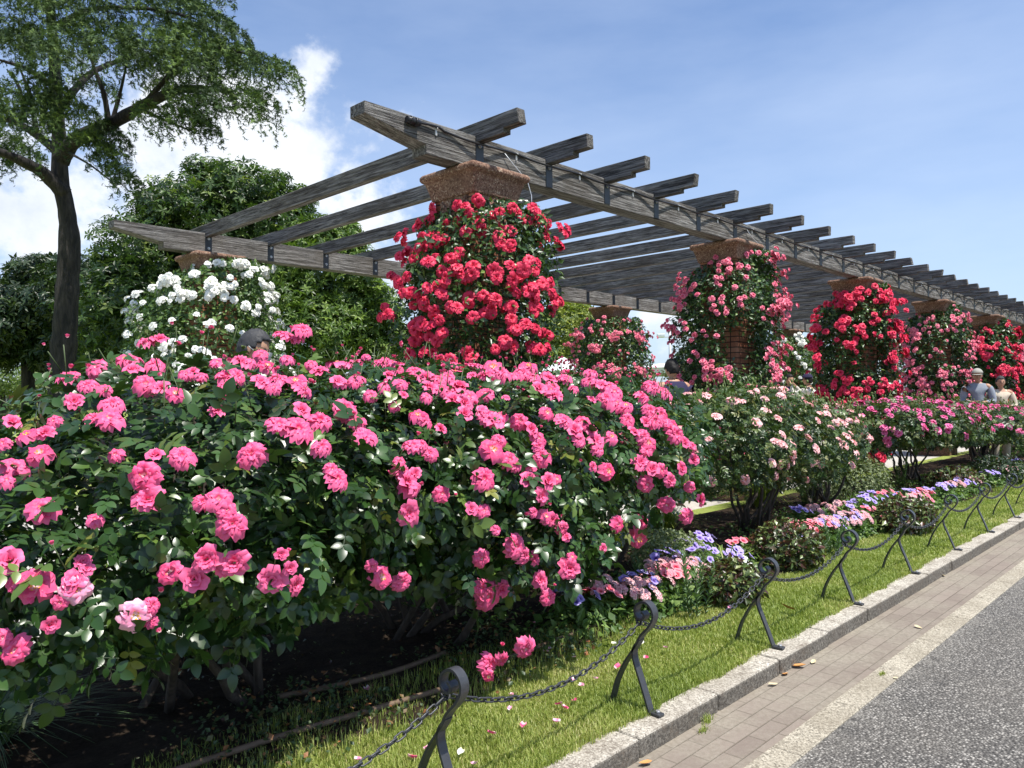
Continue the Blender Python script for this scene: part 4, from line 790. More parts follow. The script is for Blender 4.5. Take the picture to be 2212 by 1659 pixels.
# ------------------------------------------------------------------ bed flowers
def funnel(mat):
    V = [(0, 0, 0)]; F = []; E = [0]
    for j, (r_, z) in enumerate(((.12, .25), (.42, .38), (.5, .36))):
        for k in range(10): a = 2*math.pi*k/10; q = r_*(1+(.10 if k % 2 else -.04)*(j > 0)); V.append((q*math.cos(a), q*math.sin(a), z+(.04 if k % 2 else 0)*(j > 0))); E.append((.1, .8, 1)[j])
    for k in range(10): F.append((0, 1+k, 1+(k+1) % 10, 1+(k+1) % 10))
    Fq = []
    for j in range(2):
        for k in range(10): a = 1+j*10+k; b_ = 1+j*10+(k+1) % 10; Fq.append((a, a+10, b_+10, b_))
    tri = [(f_[0], f_[1], f_[2]) for f_ in F]+[t for q in Fq for t in ((q[0], q[1], q[2]), (q[0], q[2], q[3]))]
    me = np_mesh('petunia_flower', np.array(V), np.array(tri), True, {'ext': E, 'rnd': [.3]*len(V)}); me.materials.append(M[mat]); return me
FUN = {m_: funnel(m_) for m_ in ('violet', 'coral', 'white', 'blush')}
def head_mesh():     # dianthus head: a cushion of little frilled flowers
    P_ = rs.randn(14, 3); P_[:, 2] = abs(P_[:, 2]); P_ /= np.linalg.norm(P_, axis=1, keepdims=True); P_ *= np.array([.45, .45, .2]); Nn = P_*np.array([1, 1, 4])+np.array([0, 0, .5]); Nn /= np.linalg.norm(Nn, axis=1, keepdims=True)
    T = LOW[0]; v, f_, a = scatter(T[0], T[1], P_, frames(np.cross(Nn, rs.randn(14, 3)), Nn), np.full(14, .36), None, T[2]); me = np_mesh('dianthus_head', v, f_, True, a, None); me.materials.append(M['blush']); return me
HEAD = head_mesh()
def flower_clump(x, y, kind, label, s_=1.0, h=.16, nf=7):
    r = empty('petunia_plant' if kind != 'dianthus' else 'dianthus_plant', (x, y, .01)); tag(r, label, 'flower plant', 'low flowers bedded along the lawn edge')
    P_, Nn = shell([(x, y, .03, .17*s_, .16*s_, h*.8)], 240, .5, 1.05, .15, .015); foliage('foliage', r, P_, Nn, .045*s_, KITE, 'bed_leaf', .7, .5, .0, .3, smooth=False)
    for _ in range(nf):
        a = random.uniform(0, 6.28); q = random.uniform(.2, 1)*.14*s_; z = h*(1.05-.35*(q/.14/s_)**2)+random.uniform(0, .03); o = bpy.data.objects.new('flower', HEAD if kind == 'dianthus' else FUN[kind]); COL.objects.link(o); o.parent = r
        n_ = Vector((math.cos(a)*q*4, math.sin(a)*q*4-.35, .75)); o.matrix_local = Matrix.Translation((math.cos(a)*q, math.sin(a)*q, z)) @ n_.to_track_quat('Z', 'Y').to_matrix().to_4x4() @ Matrix.Scale((.058 if kind != 'dianthus' else .07)*random.uniform(.85, 1.15), 4)
    return r
KN = {'violet': 'violet petunia', 'coral': 'coral pink petunia', 'white': 'white petunia', 'dianthus': 'pale pink dianthus'}
cl_ = [(1240,1320,'violet'),(1290,1290,'dianthus'),(1370,1330,'coral'),(1385,1280,'violet'),(1420,1250,'dianthus'),(1440,1225,'violet'),(1470,1235,'dianthus'),(1450,1290,'dianthus'),(1500,1250,'dianthus'),(1480,1195,'violet'),(1510,1180,'violet'),(1520,1215,'violet'),(1560,1290,'coral'),(1535,1270,'coral'),(1575,1215,'violet'),(1600,1195,'coral'),(1480,1320,'dianthus'),(1640,1235,'white'),(1690,1230,'white'),(1600,1250,'white'),
       (1720,1115,'violet'),(1712,1150,'coral'),(1750,1180,'violet'),(1760,1150,'coral'),(1790,1140,'dianthus'),(1770,1110,'dianthus'),(1800,1165,'coral'),(1830,1130,'dianthus'),(1810,1100,'dianthus'),(1845,1105,'violet'),(1870,1090,'violet'),(1880,1130,'dianthus'),(1900,1150,'violet'),(1870,1160,'violet'),(1850,1150,'dianthus'),(1900,1120,'coral'),(1885,1080,'violet'),(1915,1075,'coral'),(1930,1140,'violet'),(1940,1170,'coral'),(1830,1185,'white'),(1780,1200,'white'),
       (1960,1075,'violet'),(1985,1085,'dianthus'),(2000,1070,'violet'),(2020,1085,'coral'),(2040,1078,'coral'),(2030,1060,'violet'),(2060,1060,'violet'),(2085,1055,'dianthus'),(2110,1050,'violet'),(2135,1045,'dianthus'),(2150,1030,'violet'),(2180,1015,'dianthus'),(2200,1000,'violet'),(2080,1020,'dianthus'),(2050,1030,'violet')]
seen = {}
for (px, py, k) in cl_:
    p = at_z(px, py+10, .08); 
    if p[1] < 2.62: p[1] = 2.62+random.random()*.08
    i = int(np.argmin([abs(q-p[0]) for q in PX])); row = 'front' if p[1] < 2.85 else ('middle' if p[1] < 3.2 else 'back'); key = (k, i, row); seen[key] = seen.get(key, 0)+1
    lab = f'low {KN[k]} plant behind the {ordn[i]} fence post, {row} row' if p[0] < 11.6 else f'low {KN[k]} plant in the bed beyond the last fence post, {row} row'
    flower_clump(p[0], p[1], k, lab, random.uniform(.95, 1.25), .17 if k != 'white' else .1, 11 if k != 'white' else 6)
# feathery upright stems among the flowers
def stem_plant(px, py, h, ns, label, mat='lys_leaf', z=.0, ll=.05):
    p = at_z(px, py, 0); r = empty('feathery_plant', (p[0], p[1], 0)); tag(r, label, 'plant', 'feathery upright plants in the bed'); b_ = BM(); P_ = []; D = []
    for _ in range(ns):
        a = random.uniform(0, 6.28); q = random.uniform(0, .09); top = Vector((math.cos(a)*(q+.06), math.sin(a)*(q+.06), h*random.uniform(.6, 1))); base = Vector((math.cos(a)*q, math.sin(a)*q, 0)); b_.tube([base, base.lerp(top, .5)+Vector((0, 0, .02)), top], .0025, 5)
        for i in range(46): t = (i+1)/46; a2 = i*2.4; P_.append(base.lerp(top, t)); D.append((math.cos(a2), math.sin(a2), .7+t))
    b_.build('stem', M['stemgreen'], r); P_ = np.array([v[:] for v in P_]); D = np.array(D); nn = np.tile([0, 0, 1.0], (len(P_), 1)); v, f_, a = scatter(KITE[0]*np.array([1, .45, 1]), KITE[1], P_, frames(D, nn), ll*(.7+.5*rs.rand(len(P_)))); link_mesh('foliage', np_mesh('foliage', v, f_, False, a), M[mat], r)
for a in [(1375, 1320, .30, 6, 'feathery green stems left of the bronze shrub nearest the bush'), (1505, 1330, .42, 7, 'tallest feathery stems beside the first violet petunias'), (1800, 1200, .32, 6, 'feathery stems between the third and fourth fence posts'), (1745, 1090, .34, 9, 'feathery green clump under the pale salmon rose bush'), (1760, 1045, .3, 5, 'feathery stems behind the petunias at the round pale shrub'), (1945, 1050, .4, 7, 'feathery stems left of the bare-stemmed pink rose bush'), (2095, 1045, .26, 5, 'feathery stems under the far pink rose bush')]: stem_plant(*a)
def round_shrub(px, py, rx, rz, mat, label, n, ls, name='round_shrub', cat='shrub', grp='low rounded shrubs in the bed', tm=KITE, bare=None):
    p = at_z(px, py, 0); r = empty(name, (p[0], p[1], 0)); tag(r, label, cat, grp); P_, Nn = shell([(p[0], p[1], rz*.5, rx, rx*.85, rz*.62)], n, .6, 1.08, .16, .01, 5); foliage('foliage', r, P_, Nn, ls, tm, mat, .5, .6, .1, .3, smooth=False)
    branches('stem', r, [(p[0], p[1], 0)]*5, [(p[0]+rx*.6*math.cos(a), p[1]+rx*.6*math.sin(a), rz*.8) for a in (0, 1.2, 2.5, 3.8, 5)], M['wood_stem'], .008, 5, .1)
round_shrub(1580, 1300, .21, .23, 'bronze_leaf', 'mottled bronze and green shrub behind the third fence post', 1500, .042)
round_shrub(1700, 1225, .27, .30, 'bronze_leaf', 'mottled bronze shrub behind the third chain, in front of the salmon rose bush', 2200, .042)
round_shrub(1955, 1150, .28, .29, 'bronze_leaf', 'mottled bronze shrub behind the fifth fence post', 2000, .045)
round_shrub(2065, 1062, .34, .28, 'bronze_leaf', 'dark bronze shrub under the bare-stemmed pink rose bush', 1500, .05)
round_shrub(2155, 1045, .4, .36, 'dark_leaf', 'dark low shrub under the far pink rose bush near the right edge', 1400, .05)
round_shrub(1835, 1075, .52, .50, 'thyme_leaf', 'rounded pale green shrub left of the sedge clump', 5200, .03)
round_shrub(1440, 1230, .28, .27, 'thyme_leaf', 'rounded pale green shrub at the foot of the last hot pink bush', 2400, .03)
round_shrub(2170, 985, .6, .5, 'bed_leaf', 'light green leafy shrub beneath the far pink bush at the right edge', 1500, .06)
# sedge clumps: long arching blades
def sedge(x, y, h, n, label, mat='sedge_leaf', spread=.5, w=.006):
    a = rs.rand(n)*6.283; q = rs.rand(n)*.10; base = np.stack([np.cos(a)*q, np.sin(a)*q, np.zeros(n)], 1); d = np.stack([np.cos(a), np.sin(a), np.zeros(n)], 1)+rs.randn(n, 3)*.15; H = h*(.6+.5*rs.rand(n)); sp_ = spread*(.3+.9*rs.rand(n)); s_ = np.stack([-np.sin(a), np.cos(a), np.zeros(n)], 1)*w
    V = []; ts = (0, .35, .7, 1)
    for t in ts: c = base+d*(sp_*t**1.6)[:, None]; c[:, 2] = H*(1.7*t-.95*t*t*(sp_/spread+.3)/1.0).clip(0, 2); ww = (1-t*.85); V += [c-s_*ww, c+s_*ww]
    V = np.stack(V, 1).reshape(-1, 3); k = np.arange(n)*8; F = np.concatenate([np.stack([k+2*i, k+2*i+1, k+2*i+3, k+2*i+2], 1) for i in range(3)]); o = link_mesh('sedge_clump', np_mesh('sedge_clump', V, F, True, {'rnd': np.repeat(rs.rand(n), 8)}), M[mat]); o.location = (x, y, .0); tag(o, label, 'ornamental grass', 'arching sedge clumps'); return o
p = at_z(1895, 1050, 0); sedge(10.35, 3.95, .72, 1500, 'yellow-green arching sedge clump beside the bare-stemmed pink rose bush', spread=.55); sedge(8.4, 4.1, .5, 700, 'yellow-green sedge clump behind the pale salmon rose bush', spread=.5)
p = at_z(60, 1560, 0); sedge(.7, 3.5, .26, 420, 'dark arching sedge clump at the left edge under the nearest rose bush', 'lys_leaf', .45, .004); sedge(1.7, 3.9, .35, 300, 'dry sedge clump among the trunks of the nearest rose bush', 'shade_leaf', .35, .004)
for (x, y) in ((6.3, 4.1), (5.2, 3.9)): sedge(x, y, .32, 300, 'pale sedge clump in the sun behind the hot pink bushes' if x < 6 else 'pale sedge clump in the gap under the salmon rose bush', spread=.35)
p = at_z(1600, 1270, 0); o = sedge(p[0], p[1]+.1, .45, 9, 'few long pale grass blades rising left of the third fence post', 'grass', .32, .006)

# ground cover in the shade, litter, petals
def ground_cover(name, label, n, fx, fy, ls, mat, z=.02, zr=.05):
    P_ = np.stack([fx(n), fy(n), z+zr*rs.rand(n)], 1); k = sn(P_, 3.5, 1)+.35*rs.randn(n) > .1; P_ = P_[k]; r = empty('tmp'); Rm = leaf_dirs(np.tile([0, 0, 1.0], (len(P_), 1)), .4, .5, .0); v, f_, a = scatter(KITE[0]*np.array([1, 1.3, 1]), KITE[1], P_, Rm, ls*(.5+rs.rand(len(P_)))); bpy.data.objects.remove(r); o = link_mesh(name, np_mesh(name, v, f_, False, a), M[mat]); tag(o, label, 'ground cover', kind='stuff')
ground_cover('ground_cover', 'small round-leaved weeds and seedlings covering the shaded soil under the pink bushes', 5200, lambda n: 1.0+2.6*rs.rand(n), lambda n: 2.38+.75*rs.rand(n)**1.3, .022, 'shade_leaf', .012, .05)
ground_cover('leaf_litter', 'dry litter and small weeds on the soil of the long flower bed', 7000, lambda n: .3+11*rs.rand(n), lambda n: 2.5+1.8*rs.rand(n), .018, 'bronze_leaf', .02, .01)
go = blade_obj('rough_grass', [blades(5200, 1.0, 3.6, lambda x: 2.42+0*x, lambda x: 2.85+0*x, .055, .0016, z=.0)]); tag(go, 'thin long grass growing in the shade at the soil edge', 'grass', kind='stuff')
ground_cover('low_foliage', 'mixed low green foliage filling the flower bed between the flowering plants', 15000, lambda n: 2.9+12*rs.rand(n), lambda n: 2.58+1.1*rs.rand(n)**1.3, .036, 'bed_leaf', .01, .07)
# fallen petals on the lawn
def petal_piece():
    V = []; F = []
    for i in range(4):
        for j in range(4): u, v_ = i/3, j/3*2-1; V.append((u, v_*.42*math.sin(math.pi*(.2+.65*u)), .28*(u-.5)**2+.25*v_*v_))
    for i in range(3):
        for j in range(3): a = i*4+j; F.append((a, a+4, a+5, a+1))
    return np.array(V), np.array(F)
PT, PF = petal_piece(); pm = {}
for m_ in ('pink', 'palecentre', 'white'): me = np_mesh('fallen_petal', PT, PF, True, {'ext': PT[:, 0], 'rnd': [.5]*len(PT)}); me.materials.append(M[m_]); pm[m_] = me
fp = [(1213,1525,1),(1245,1514,1),(1215,1520,1),(1133,1563,1),(1250,1480,0),(1240,1465,0),(1160,1345,0),(1290,1467,0),(1070,1587,1),(1020,1652,0),(930,1612,0),(1100,1500,0),(1330,1445,1),(1000,1620,2),(1580,1310,0),(1440,1400,0),(1190,1400,0),(1185,1408,0),(1237,1420,0),(790,1485,0),(640,1500,0),(395,1490,0),(305,1502,0),(1320,1390,2),(1385,1392,2),(1210,1560,0),(1390,1420,1),(765,1640,0),(880,1635,1),(1100,1535,0)]
for i, (px, py, k) in enumerate(fp):
    p = at_z(px, py, .03); k = ('palecentre', 'pink', 'white')[k]; o = bpy.data.objects.new('fallen_petal', pm[k]); COL.objects.link(o); o.location = p; o.rotation_euler = (random.uniform(-.4, .4), random.uniform(-.4, .4), random.uniform(0, 6.28)); s_ = random.uniform(.022, .034); o.scale = (s_, s_, s_)
    where = 'on the dark soil' if p[1] > 2.5 else ('on the lawn left of the second fence post' if p[0] < 2.6 else 'on the lawn past the second fence post'); tag(o, f"fallen {dict(palecentre='pale pink', pink='hot pink', white='white')[k]} rose petal {where}", 'petal', f"fallen {dict(palecentre='pale pink', pink='hot pink', white='white')[k]} petals {where}")
# dry leaves on the paving
def dry_leaf():
    T, F = leaflet(6, .24, .5, .05); T = T.copy(); T[:, 2] += .25*(T[:, 0]-.5)**2*2; return T, F
DT, DF = dry_leaf(); dm = {}
for m_ in ('dry1', 'dry2'): me = np_mesh('fallen_leaf', DT, DF, True); me.materials.append(M[m_]); dm[m_] = me
dl = [(1408,1647,'dry1',.055,'orange dry leaf on the paving at the bottom of the photo'),(1741,1440,'dry1',.085,'largest curled orange leaf on the brick paving'),(1693,1459,'dry1',.06,'smaller brown-orange leaf beside the largest curled leaf'),(1660,1480,'dry2',.05,'pale leaf at the kerb foot left of the two orange leaves'),(1760,1427,'dry2',.05,'pale thin leaf right of the largest curled orange leaf'),(1930,1466,'dry2',.03,'small pale leaf on the paving opposite the fourth fence post'),(1957,1262,'dry2',.05,'pale leaf standing at the kerb foot'),(1985,1238,'dry1',.045,'orange leaf beside a weed at the kerb foot'),(2040,1245,'dry2',.055,'long pale leaf in the middle of the brick paving'),(1975,1352,'dry2',.05,'pale leaf on the bricks beside the stone edging'),(1972,1250,'dry1',.035,'tiny brown leaf at the kerb foot'),(1800,1352,'dry2',.05,'pale twig-like leaf on the bricks by the second weed tuft'),(2078,1212,'dry2',.04,'farthest pale leaf on the paving')]
for (px, py, k, s_, lab) in dl:
    p = at_z(px, py, -.072); o = bpy.data.objects.new('fallen_leaf', dm[k]); COL.objects.link(o); o.location = p; o.rotation_euler = (random.uniform(-.3, .3), random.uniform(-.2, .2), random.uniform(0, 6.28)); o.scale = (s_,)*3; tag(o, lab, 'leaf', 'dry leaves on the brick paving')
p = at_z(1715, 1320, .03); o = bpy.data.objects.new('fallen_leaf', dm['dry1']); COL.objects.link(o); o.location = p; o.rotation_euler = (.2, -.5, 2.4); o.scale = (.09,)*3; tag(o, 'curled brown leaf standing in the grass between the third and fourth posts', 'leaf')

# ------------------------------------------------------------------ trees
def tube_path(b_, pts, r0, r1, n=9):
    pts = smooth_path([tuple(p) for p in pts], 4); m_ = len(pts)-1; b_.tube(pts, [(r0+(r1-r0)*(i/m_)**.8)*random.uniform(.92, 1.09) for i in range(m_+1)], n)
DC = 15.5   # distance of the cedar
ced = empty('cedar_tree'); base = at(138, 840, DC); base[2] = -.03; ced.location = base; tag(ced, 'tall drooping cedar with dark trunk at the upper left', 'tree'); l0 = base
trunk = BM(); tp = [base-l0] + [at(px, py, DC)-l0 for px, py in ((136, 800), (141, 700), (147, 600), (150, 520), (143, 450), (130, 385), (128, 300), (122, 200), (115, 100), (108, 0), (100, -130), (96, -260))]
tube_path(trunk, tp, .29, .05, 12); trunk.build('trunk', M['bark'], ced)
limbs = [([(140, 420, 0), (95, 375, -.3), (50, 350, -.8), (-10, 325, -1.2), (-120, 300, -1.6)], .17), ([(133, 345, 0), (165, 300, -.4), (235, 270, -.9), (310, 228, -1.3), (380, 196, -1.8), (440, 192, -2.2), (500, 196, -2.4)], .17), ([(128, 330, 0), (70, 285, .3), (20, 260, .8), (-60, 250, 1.2)], .12), ([(124, 240, 0), (165, 190, .4), (210, 150, .9), (300, 120, 1.6), (400, 110, 2.2)], .1),
         ([(235, 268, -.9), (225, 205, -1), (205, 150, -1.1), (185, 90, -1.2)], .07), ([(242, 264, -.9), (262, 190, -1.0), (275, 130, -1.4)], .05), ([(310, 228, -1.3), (350, 180, -1.7), (420, 110, -2.2), (500, 110, -2.6), (560, 122, -2.6)], .06), ([(120, 190, 0), (60, 150, -.8), (0, 130, -1.4)], .08), ([(52, 262, 0), (42, 190, 0), (15, 150, 0)], .06), ([(80, 290, .2), (62, 200, .1), (40, 140, 0)], .06), ([(112, 60, 0), (200, 20, -1), (330, 20, -2), (420, 40, -2.6)], .07), ([(104, -60, 0), (250, -90, -1), (400, -60, -1.6)], .06), ([(110, 30, 0), (30, -20, -1.2), (-80, -30, -2)], .06), ([(300, 235, -1.2), (370, 265, -1.6), (430, 290, -2)], .035), ([(150, 330, -.3), (200, 360, -1.2), (250, 400, -1.6)], .03)]
for pts, r_ in limbs:
    b_ = BM(); tube_path(b_, [at(px, py, DC+dz)-l0 for px, py, dz in pts], r_, r_*.25, 8); b_.build('limb', M['bark'], ced)
# drooping foliage pads: (px, py, depth shift, half width px, half depth m, droop m)
pads = []
def spread(pts, hw, hd, dr, dz):
    for (px, py) in pts: pads.append((px+random.uniform(-8, 8), py, dz+random.uniform(-.4, .4), hw, hd, dr))
spread([(40, 5), (120, 10), (200, 15), (280, 5), (360, 15), (430, 30)], 75, .9, .5, -2.2)
spread([(30, 55), (150, 75), (205, 60), (250, 95), (320, 75), (385, 85), (440, 75), (470, 55)], 60, .7, .65, -2.4)
spread([(10, 90), (70, 85), (110, 120), (330, 125), (400, 135), (470, 130)], 55, .8, .55, -1.0)
spread([(480, 112), (530, 118), (575, 135), (605, 150), (440, 140)], 36, .5, .55, -2.6)
spread([(470, 200), (520, 198), (565, 210), (430, 205), (400, 195)], 36, .5, .6, -2.4)
spread([(330, 235), (375, 240), (410, 255), (430, 275)], 32, .45, .6, -1.9)
spread([(60, 155), (100, 175), (130, 200), (30, 200), (85, 220)], 42, .5, .8, -2.4)
spread([(-10, 240), (15, 300), (-20, 330), (-40, 200), (40, 330)], 45, .6, .7, .8)
spread([(185, 305), (215, 315), (240, 335), (205, 300)], 30, .4, .4, -1.2)
spread([(225, 340), (255, 365), (275, 385), (245, 300), (230, 270)], 26, .4, .8, -1.4)
spread([(330, 150), (200, 190), (350, 195), (160, 240)], 45, .6, .35, 1.3)
spread([(20, -50), (120, -60), (220, -60), (320, -50), (400, -30)], 85, 1.0, .4, .3)
P_ = []; D_ = []; A_ = []
right = np.array([MW[0, 0], MW[1, 0], 0]); right /= np.linalg.norm(right); fwd = np.array([-MW[0, 2], -MW[1, 2], 0]); fwd /= np.linalg.norm(fwd)
for (px, py, dz, hw, hd, dr) in pads:
    c = at(px, py, DC+dz)-l0; rx = hw/1654*(DC+dz)*1.0; dr = dr*1.35 if dz < -1.9 else dr*.8; nst = int(520*rx*hd)+60; od0 = np.array([c[0], c[1], 0]); od0 /= np.linalg.norm(od0)+1e-6; tw_ = random.random()*.35
    # twigs fan outwards along the bough, each fringed with short hanging strands
    for _ in range(nst):
        a = random.uniform(0, 6.28); q = math.sqrt(random.random()); out = right*math.cos(a)*rx*q+fwd*math.sin(a)*hd*q; al = max(0, out @ od0)/max(rx, hd)
        top = c+out+np.array([0, 0, .12-dr*(.28*q*q+.55*al*al)+random.uniform(-.03, .03)]); ln_ = (.04+.62*q**3*random.random()**1.8)*dr*1.4; m_ = max(2, int(ln_/.045)); sway = rs.randn(2)*.05
        for i in range(m_): t = i/m_; p = top+od0*.10*math.sqrt(t)+np.array([sway[0]*t, sway[1]*t, -ln_*t]); P_.append(p+rs.randn(3)*.018); D_.append(od0*(.6-.4*t)+rs.randn(3)*.5+np.array([0, 0, -.3-.6*t])); A_.append(random.random()*.6+tw_)
P_ = np.array(P_); D_ = np.array(D_); nn = rs.randn(len(P_), 3)*.6+np.array([0, 0, .8])
tv = []; tf = []
for k in range(7):
    a = (k-3)*.42; el = .25*math.sin(k*2.3); d_ = np.array([math.cos(a), math.sin(a), el]); q_ = np.array([-math.sin(a), math.cos(a), 0])*.10; b0 = np.array([.10*k, 0, 0]); tv += [b0-q_, b0+q_, b0+d_*.75]; tf.append((3*k, 3*k+1, 3*k+2))
v, f_, a = scatter(np.array(tv), np.array(tf), P_, frames(D_, nn), .075*(.6+.8*rs.rand(len(P_))), np.clip(A_, 0, 1)); link_mesh('crown', np_mesh('crown', v, f_, False, a), M['cedar_leaf'], ced)
print('cedar sprigs', len(P_))

def tree(name, label, lobes, leafmat, n, ls, trunk_r=.2, grp=None, cat='tree', lo=.6, noise=.16, f=1.2, droop=.1, tm=KITE, cl=.5, cf=2.2, rp=1.0, zmin=.6, up=.6):
    """lobes as (px, py, distance, rx, ry, rz) ellipsoids; trunk under their mean"""
    LB_ = [tuple(at(px, py, d)) + (rx, ry, rz) for (px, py, d, rx, ry, rz) in lobes]; c = np.mean([l_[:3] for l_ in LB_], 0); r = empty(name, (c[0], c[1], -.05)); tag(r, label, cat, grp)
    P_, Nn = shell(LB_, n, lo, 1.06, noise, zmin, f, 3, (), cl, cf); foliage('crown', r, P_, Nn, ls, tm, leafmat, up, .5, droop, .3, smooth=False, rndpow=rp)
    b_ = BM(); l0_ = Vector(r.location); zt = min(l_[2]-l_[5]*.3 for l_ in LB_); b_.tube([(0, 0, 0), (.05, 0, zt*.5), (0, .05, max(zt, .5))], [trunk_r*1.2, trunk_r, trunk_r*.8], 10); b_.build('trunk', M['bark'], r)
    for l_ in LB_:
        bb_ = BM(); bb_.tube([(0, .05, max(zt, .5)), tuple((Vector(l_[:3])-l0_)*.6+Vector((0, 0, max(zt, .5)))*.4), tuple(Vector(l_[:3])-l0_)], [trunk_r*.6, trunk_r*.4, trunk_r*.12], 7); bb_.build('limb', M['bark'], r)
    return r
WH = (np.concatenate([ (KITE[0]*np.array([1, .7, 1])) @ np.array([[math.cos(a), math.sin(a), 0], [-math.sin(a), math.cos(a), 0], [0, 0, 1]]) + np.array([0, 0, .05]) for a in np.arange(5)*1.257]), np.concatenate([KITE[1]+5*i for i in range(5)]))
tree('magnolia_tree', 'big glossy dark magnolia rising behind the far beam end', [(420, 470, 21, 1.5, 2.0, 1.1), (500, 420, 21.5, 1.4, 1.8, .75), (350, 560, 20.5, 1.6, 2.0, 1.4), (560, 520, 21.5, 1.5, 2.0, 1.3), (300, 680, 20, 1.7, 2.0, 1.5), (450, 640, 21, 2.2, 2.2, 1.8), (590, 390, 22, .45, .6, .25), (440, 365, 21.5, .55, .6, .3), (345, 450, 21, .7, .8, .5), (610, 440, 21.5, .9, 1, .5)], 'magnolia_leaf', 15000, .15, .22, 'trees behind the pergola', noise=.3, f=2.3, tm=WH, cl=.1, cf=2.8, rp=1.2, lo=.35)
tree('laurel_tree', 'brighter green leafy tree between the magnolia and the nearest column', [(700, 600, 19, 1.3, 1.6, 1.1), (760, 680, 19, 1.05, 1.4, 1.0), (650, 720, 18.5, 1.4, 1.6, 1.2), (700, 510, 19.5, .8, 1.2, .45), (790, 740, 19, .7, 1.1, .8)], 'laurel_leaf', 12000, .125, .18, 'trees behind the pergola', noise=.2, f=2.4, tm=WH, cl=.25, cf=3.4)
tree('evergreen_tree', 'very dark evergreen tree left of and behind the cedar trunk', [(60, 690, 24, 1.5, 2, 1.2), (95, 600, 24, .9, 1.5, .7), (-40, 720, 24, 1.6, 2, 1.1), (120, 740, 24, 1.0, 2, .9)], 'dark_leaf', 7000, .19, .2, 'trees behind the pergola', tm=WH, noise=.22, f=2, cl=.35, cf=2.6, zmin=2.3)
tree('evergreen_tree', 'dark evergreen tree between the cedar trunk and the white climbing rose', [(190, 650, 23, 1.3, 2, 1.3), (230, 760, 23, 1.4, 2, 1.2), (160, 800, 23, .6, 1.5, .8), (330, 770, 22.5, 1.6, 2, 1.0), (240, 640, 23, .9, 1.4, .8)], 'dark_leaf', 6500, .19, .2, 'trees behind the pergola', tm=WH, noise=.2, f=2, cl=.45, cf=2.6)
tree('camphor_tree', 'rounded yellow-green camphor tree between the red and pink columns', [(1232, 735, 36, 1.65, 1.8, 1.75), (1200, 790, 36, 1.7, 1.8, 1.6), (1265, 800, 36, 1.5, 1.8, 1.6)], 'camphor_leaf', 9000, .17, .25, 'trees behind the pergola', noise=.05, f=4.5, lo=.85, tm=WH, cl=.9, cf=6)
tree('camphor_tree', 'small slice of yellow-green tree left of the nearest column', [(868, 760, 36, .8, 1, 1.1)], 'camphor_leaf', 2500, .17, .2, 'trees behind the pergola', noise=.1, f=4, lo=.8, tm=WH, cl=.8, cf=5)
tree('small_tree', 'sparse grey-green tree behind the man in the navy shirt', [(1500, 775, 26, .65, .8, .45), (1530, 800, 26, .8, .9, .5), (1475, 800, 26, .6, .7, .4), (1560, 820, 26, .9, .9, .5)], 'grey_leaf', 2200, .14, .09, 'small far trees', lo=.4, noise=.2, f=3, cl=.35, cf=4)
tree('small_tree', 'sparse pale tree under the far white climbing rose', [(1700, 825, 30, .8, .9, .6), (1740, 815, 30, .8, .9, .6)], 'grey_leaf', 1200, .14, .09, 'small far trees', lo=.4, noise=.2, f=3, cl=.35, cf=4)
tree('small_tree', 'small street tree on the far lawn at the left edge', [(20, 815, 44, 1.4, 1.3, .9), (-10, 830, 44, 1.1, 1.3, .8)], 'far_leaf', 3200, .16, .16, 'small far trees', lo=.5, noise=.2, f=2.4, cl=.5, cf=4, zmin=1.2)
tree('small_tree', 'small street tree beside the grey-roofed building on the far left', [(78, 818, 42, 1.1, 1.3, .8), (95, 840, 42, .8, 1.0, .5)], 'far_leaf', 2600, .15, .14, 'small far trees', lo=.5, noise=.2, f=2.4, cl=.45, cf=4, zmin=1.2)
for i, (px0, px1, d, h) in enumerate([(-200, 90, 88, 1.1), (90, 420, 88, 1.2), (420, 800, 84, 2.2), (800, 1300, 80, 2.0), (1300, 1800, 90, 2.4)]):
    a_, b2 = at(px0, 865, d), at(px1, 865, d); n_ = 1800; t = rs.rand(n_); P_ = a_+(b2-a_)*t[:, None]; P_[:, 2] = rs.rand(n_)**.6*h; P_[:, :2] += rs.randn(n_, 2)*.5; r = empty('hedge', (a_[0], a_[1], 0)); tag(r, ['low clipped hedge at the far left edge of the lawn', 'low hedge behind the cedar', 'far hedge behind the dark trees', 'far hedge behind the nearest column', 'far hedge right of the white tents'][i], 'hedge', 'hedges at the end of the lawn'); foliage('foliage', r, P_, np.tile([0, -.3, .9], (n_, 1)), .45, KITE, 'far_leaf', .6, .5, 0, .3, smooth=False)

# ------------------------------------------------------------------ far buildings, tents, mast
def face_box(px, d, w, dp, h, z0=0):
    p = at(px, 865, d); return p
bd = empty('building', tuple(at(150, 870, 95)[:2])+(0,)); bd.rotation_euler = (0, 0, rad(-46)); tag(bd, 'low far building with pale posts, reddish wall and grey hipped roof at the left', 'building')
BM().box(-22, 3, -3, 5, 0, 2.6).build('wall', M['redwall'], bd); b_ = BM()
for x in np.arange(-21, 3, 2.6): b_.box(x, x+.35, -4.4, -4.1, 0, 2.7)
b_.build('post', M['palewall'], bd); BM().box(-22.5, 3.5, -4.6, 5.5, 2.6, 2.9).build('fascia', M['palewall'], bd)
b_ = BM(); b_.prism([(-4.7, 2.9), (5.6, 2.9), (2, 5.3), (-1, 5.3)], 'x', -5, 3.6); b_.build('roof', M['roof'], bd); b_ = BM(); [b_.box(x, x+1.5, -3.06, -2.98, .8, 2.1) for x in np.arange(-20, 2, 2.6)]; b_.build('window', M['glass'], bd)
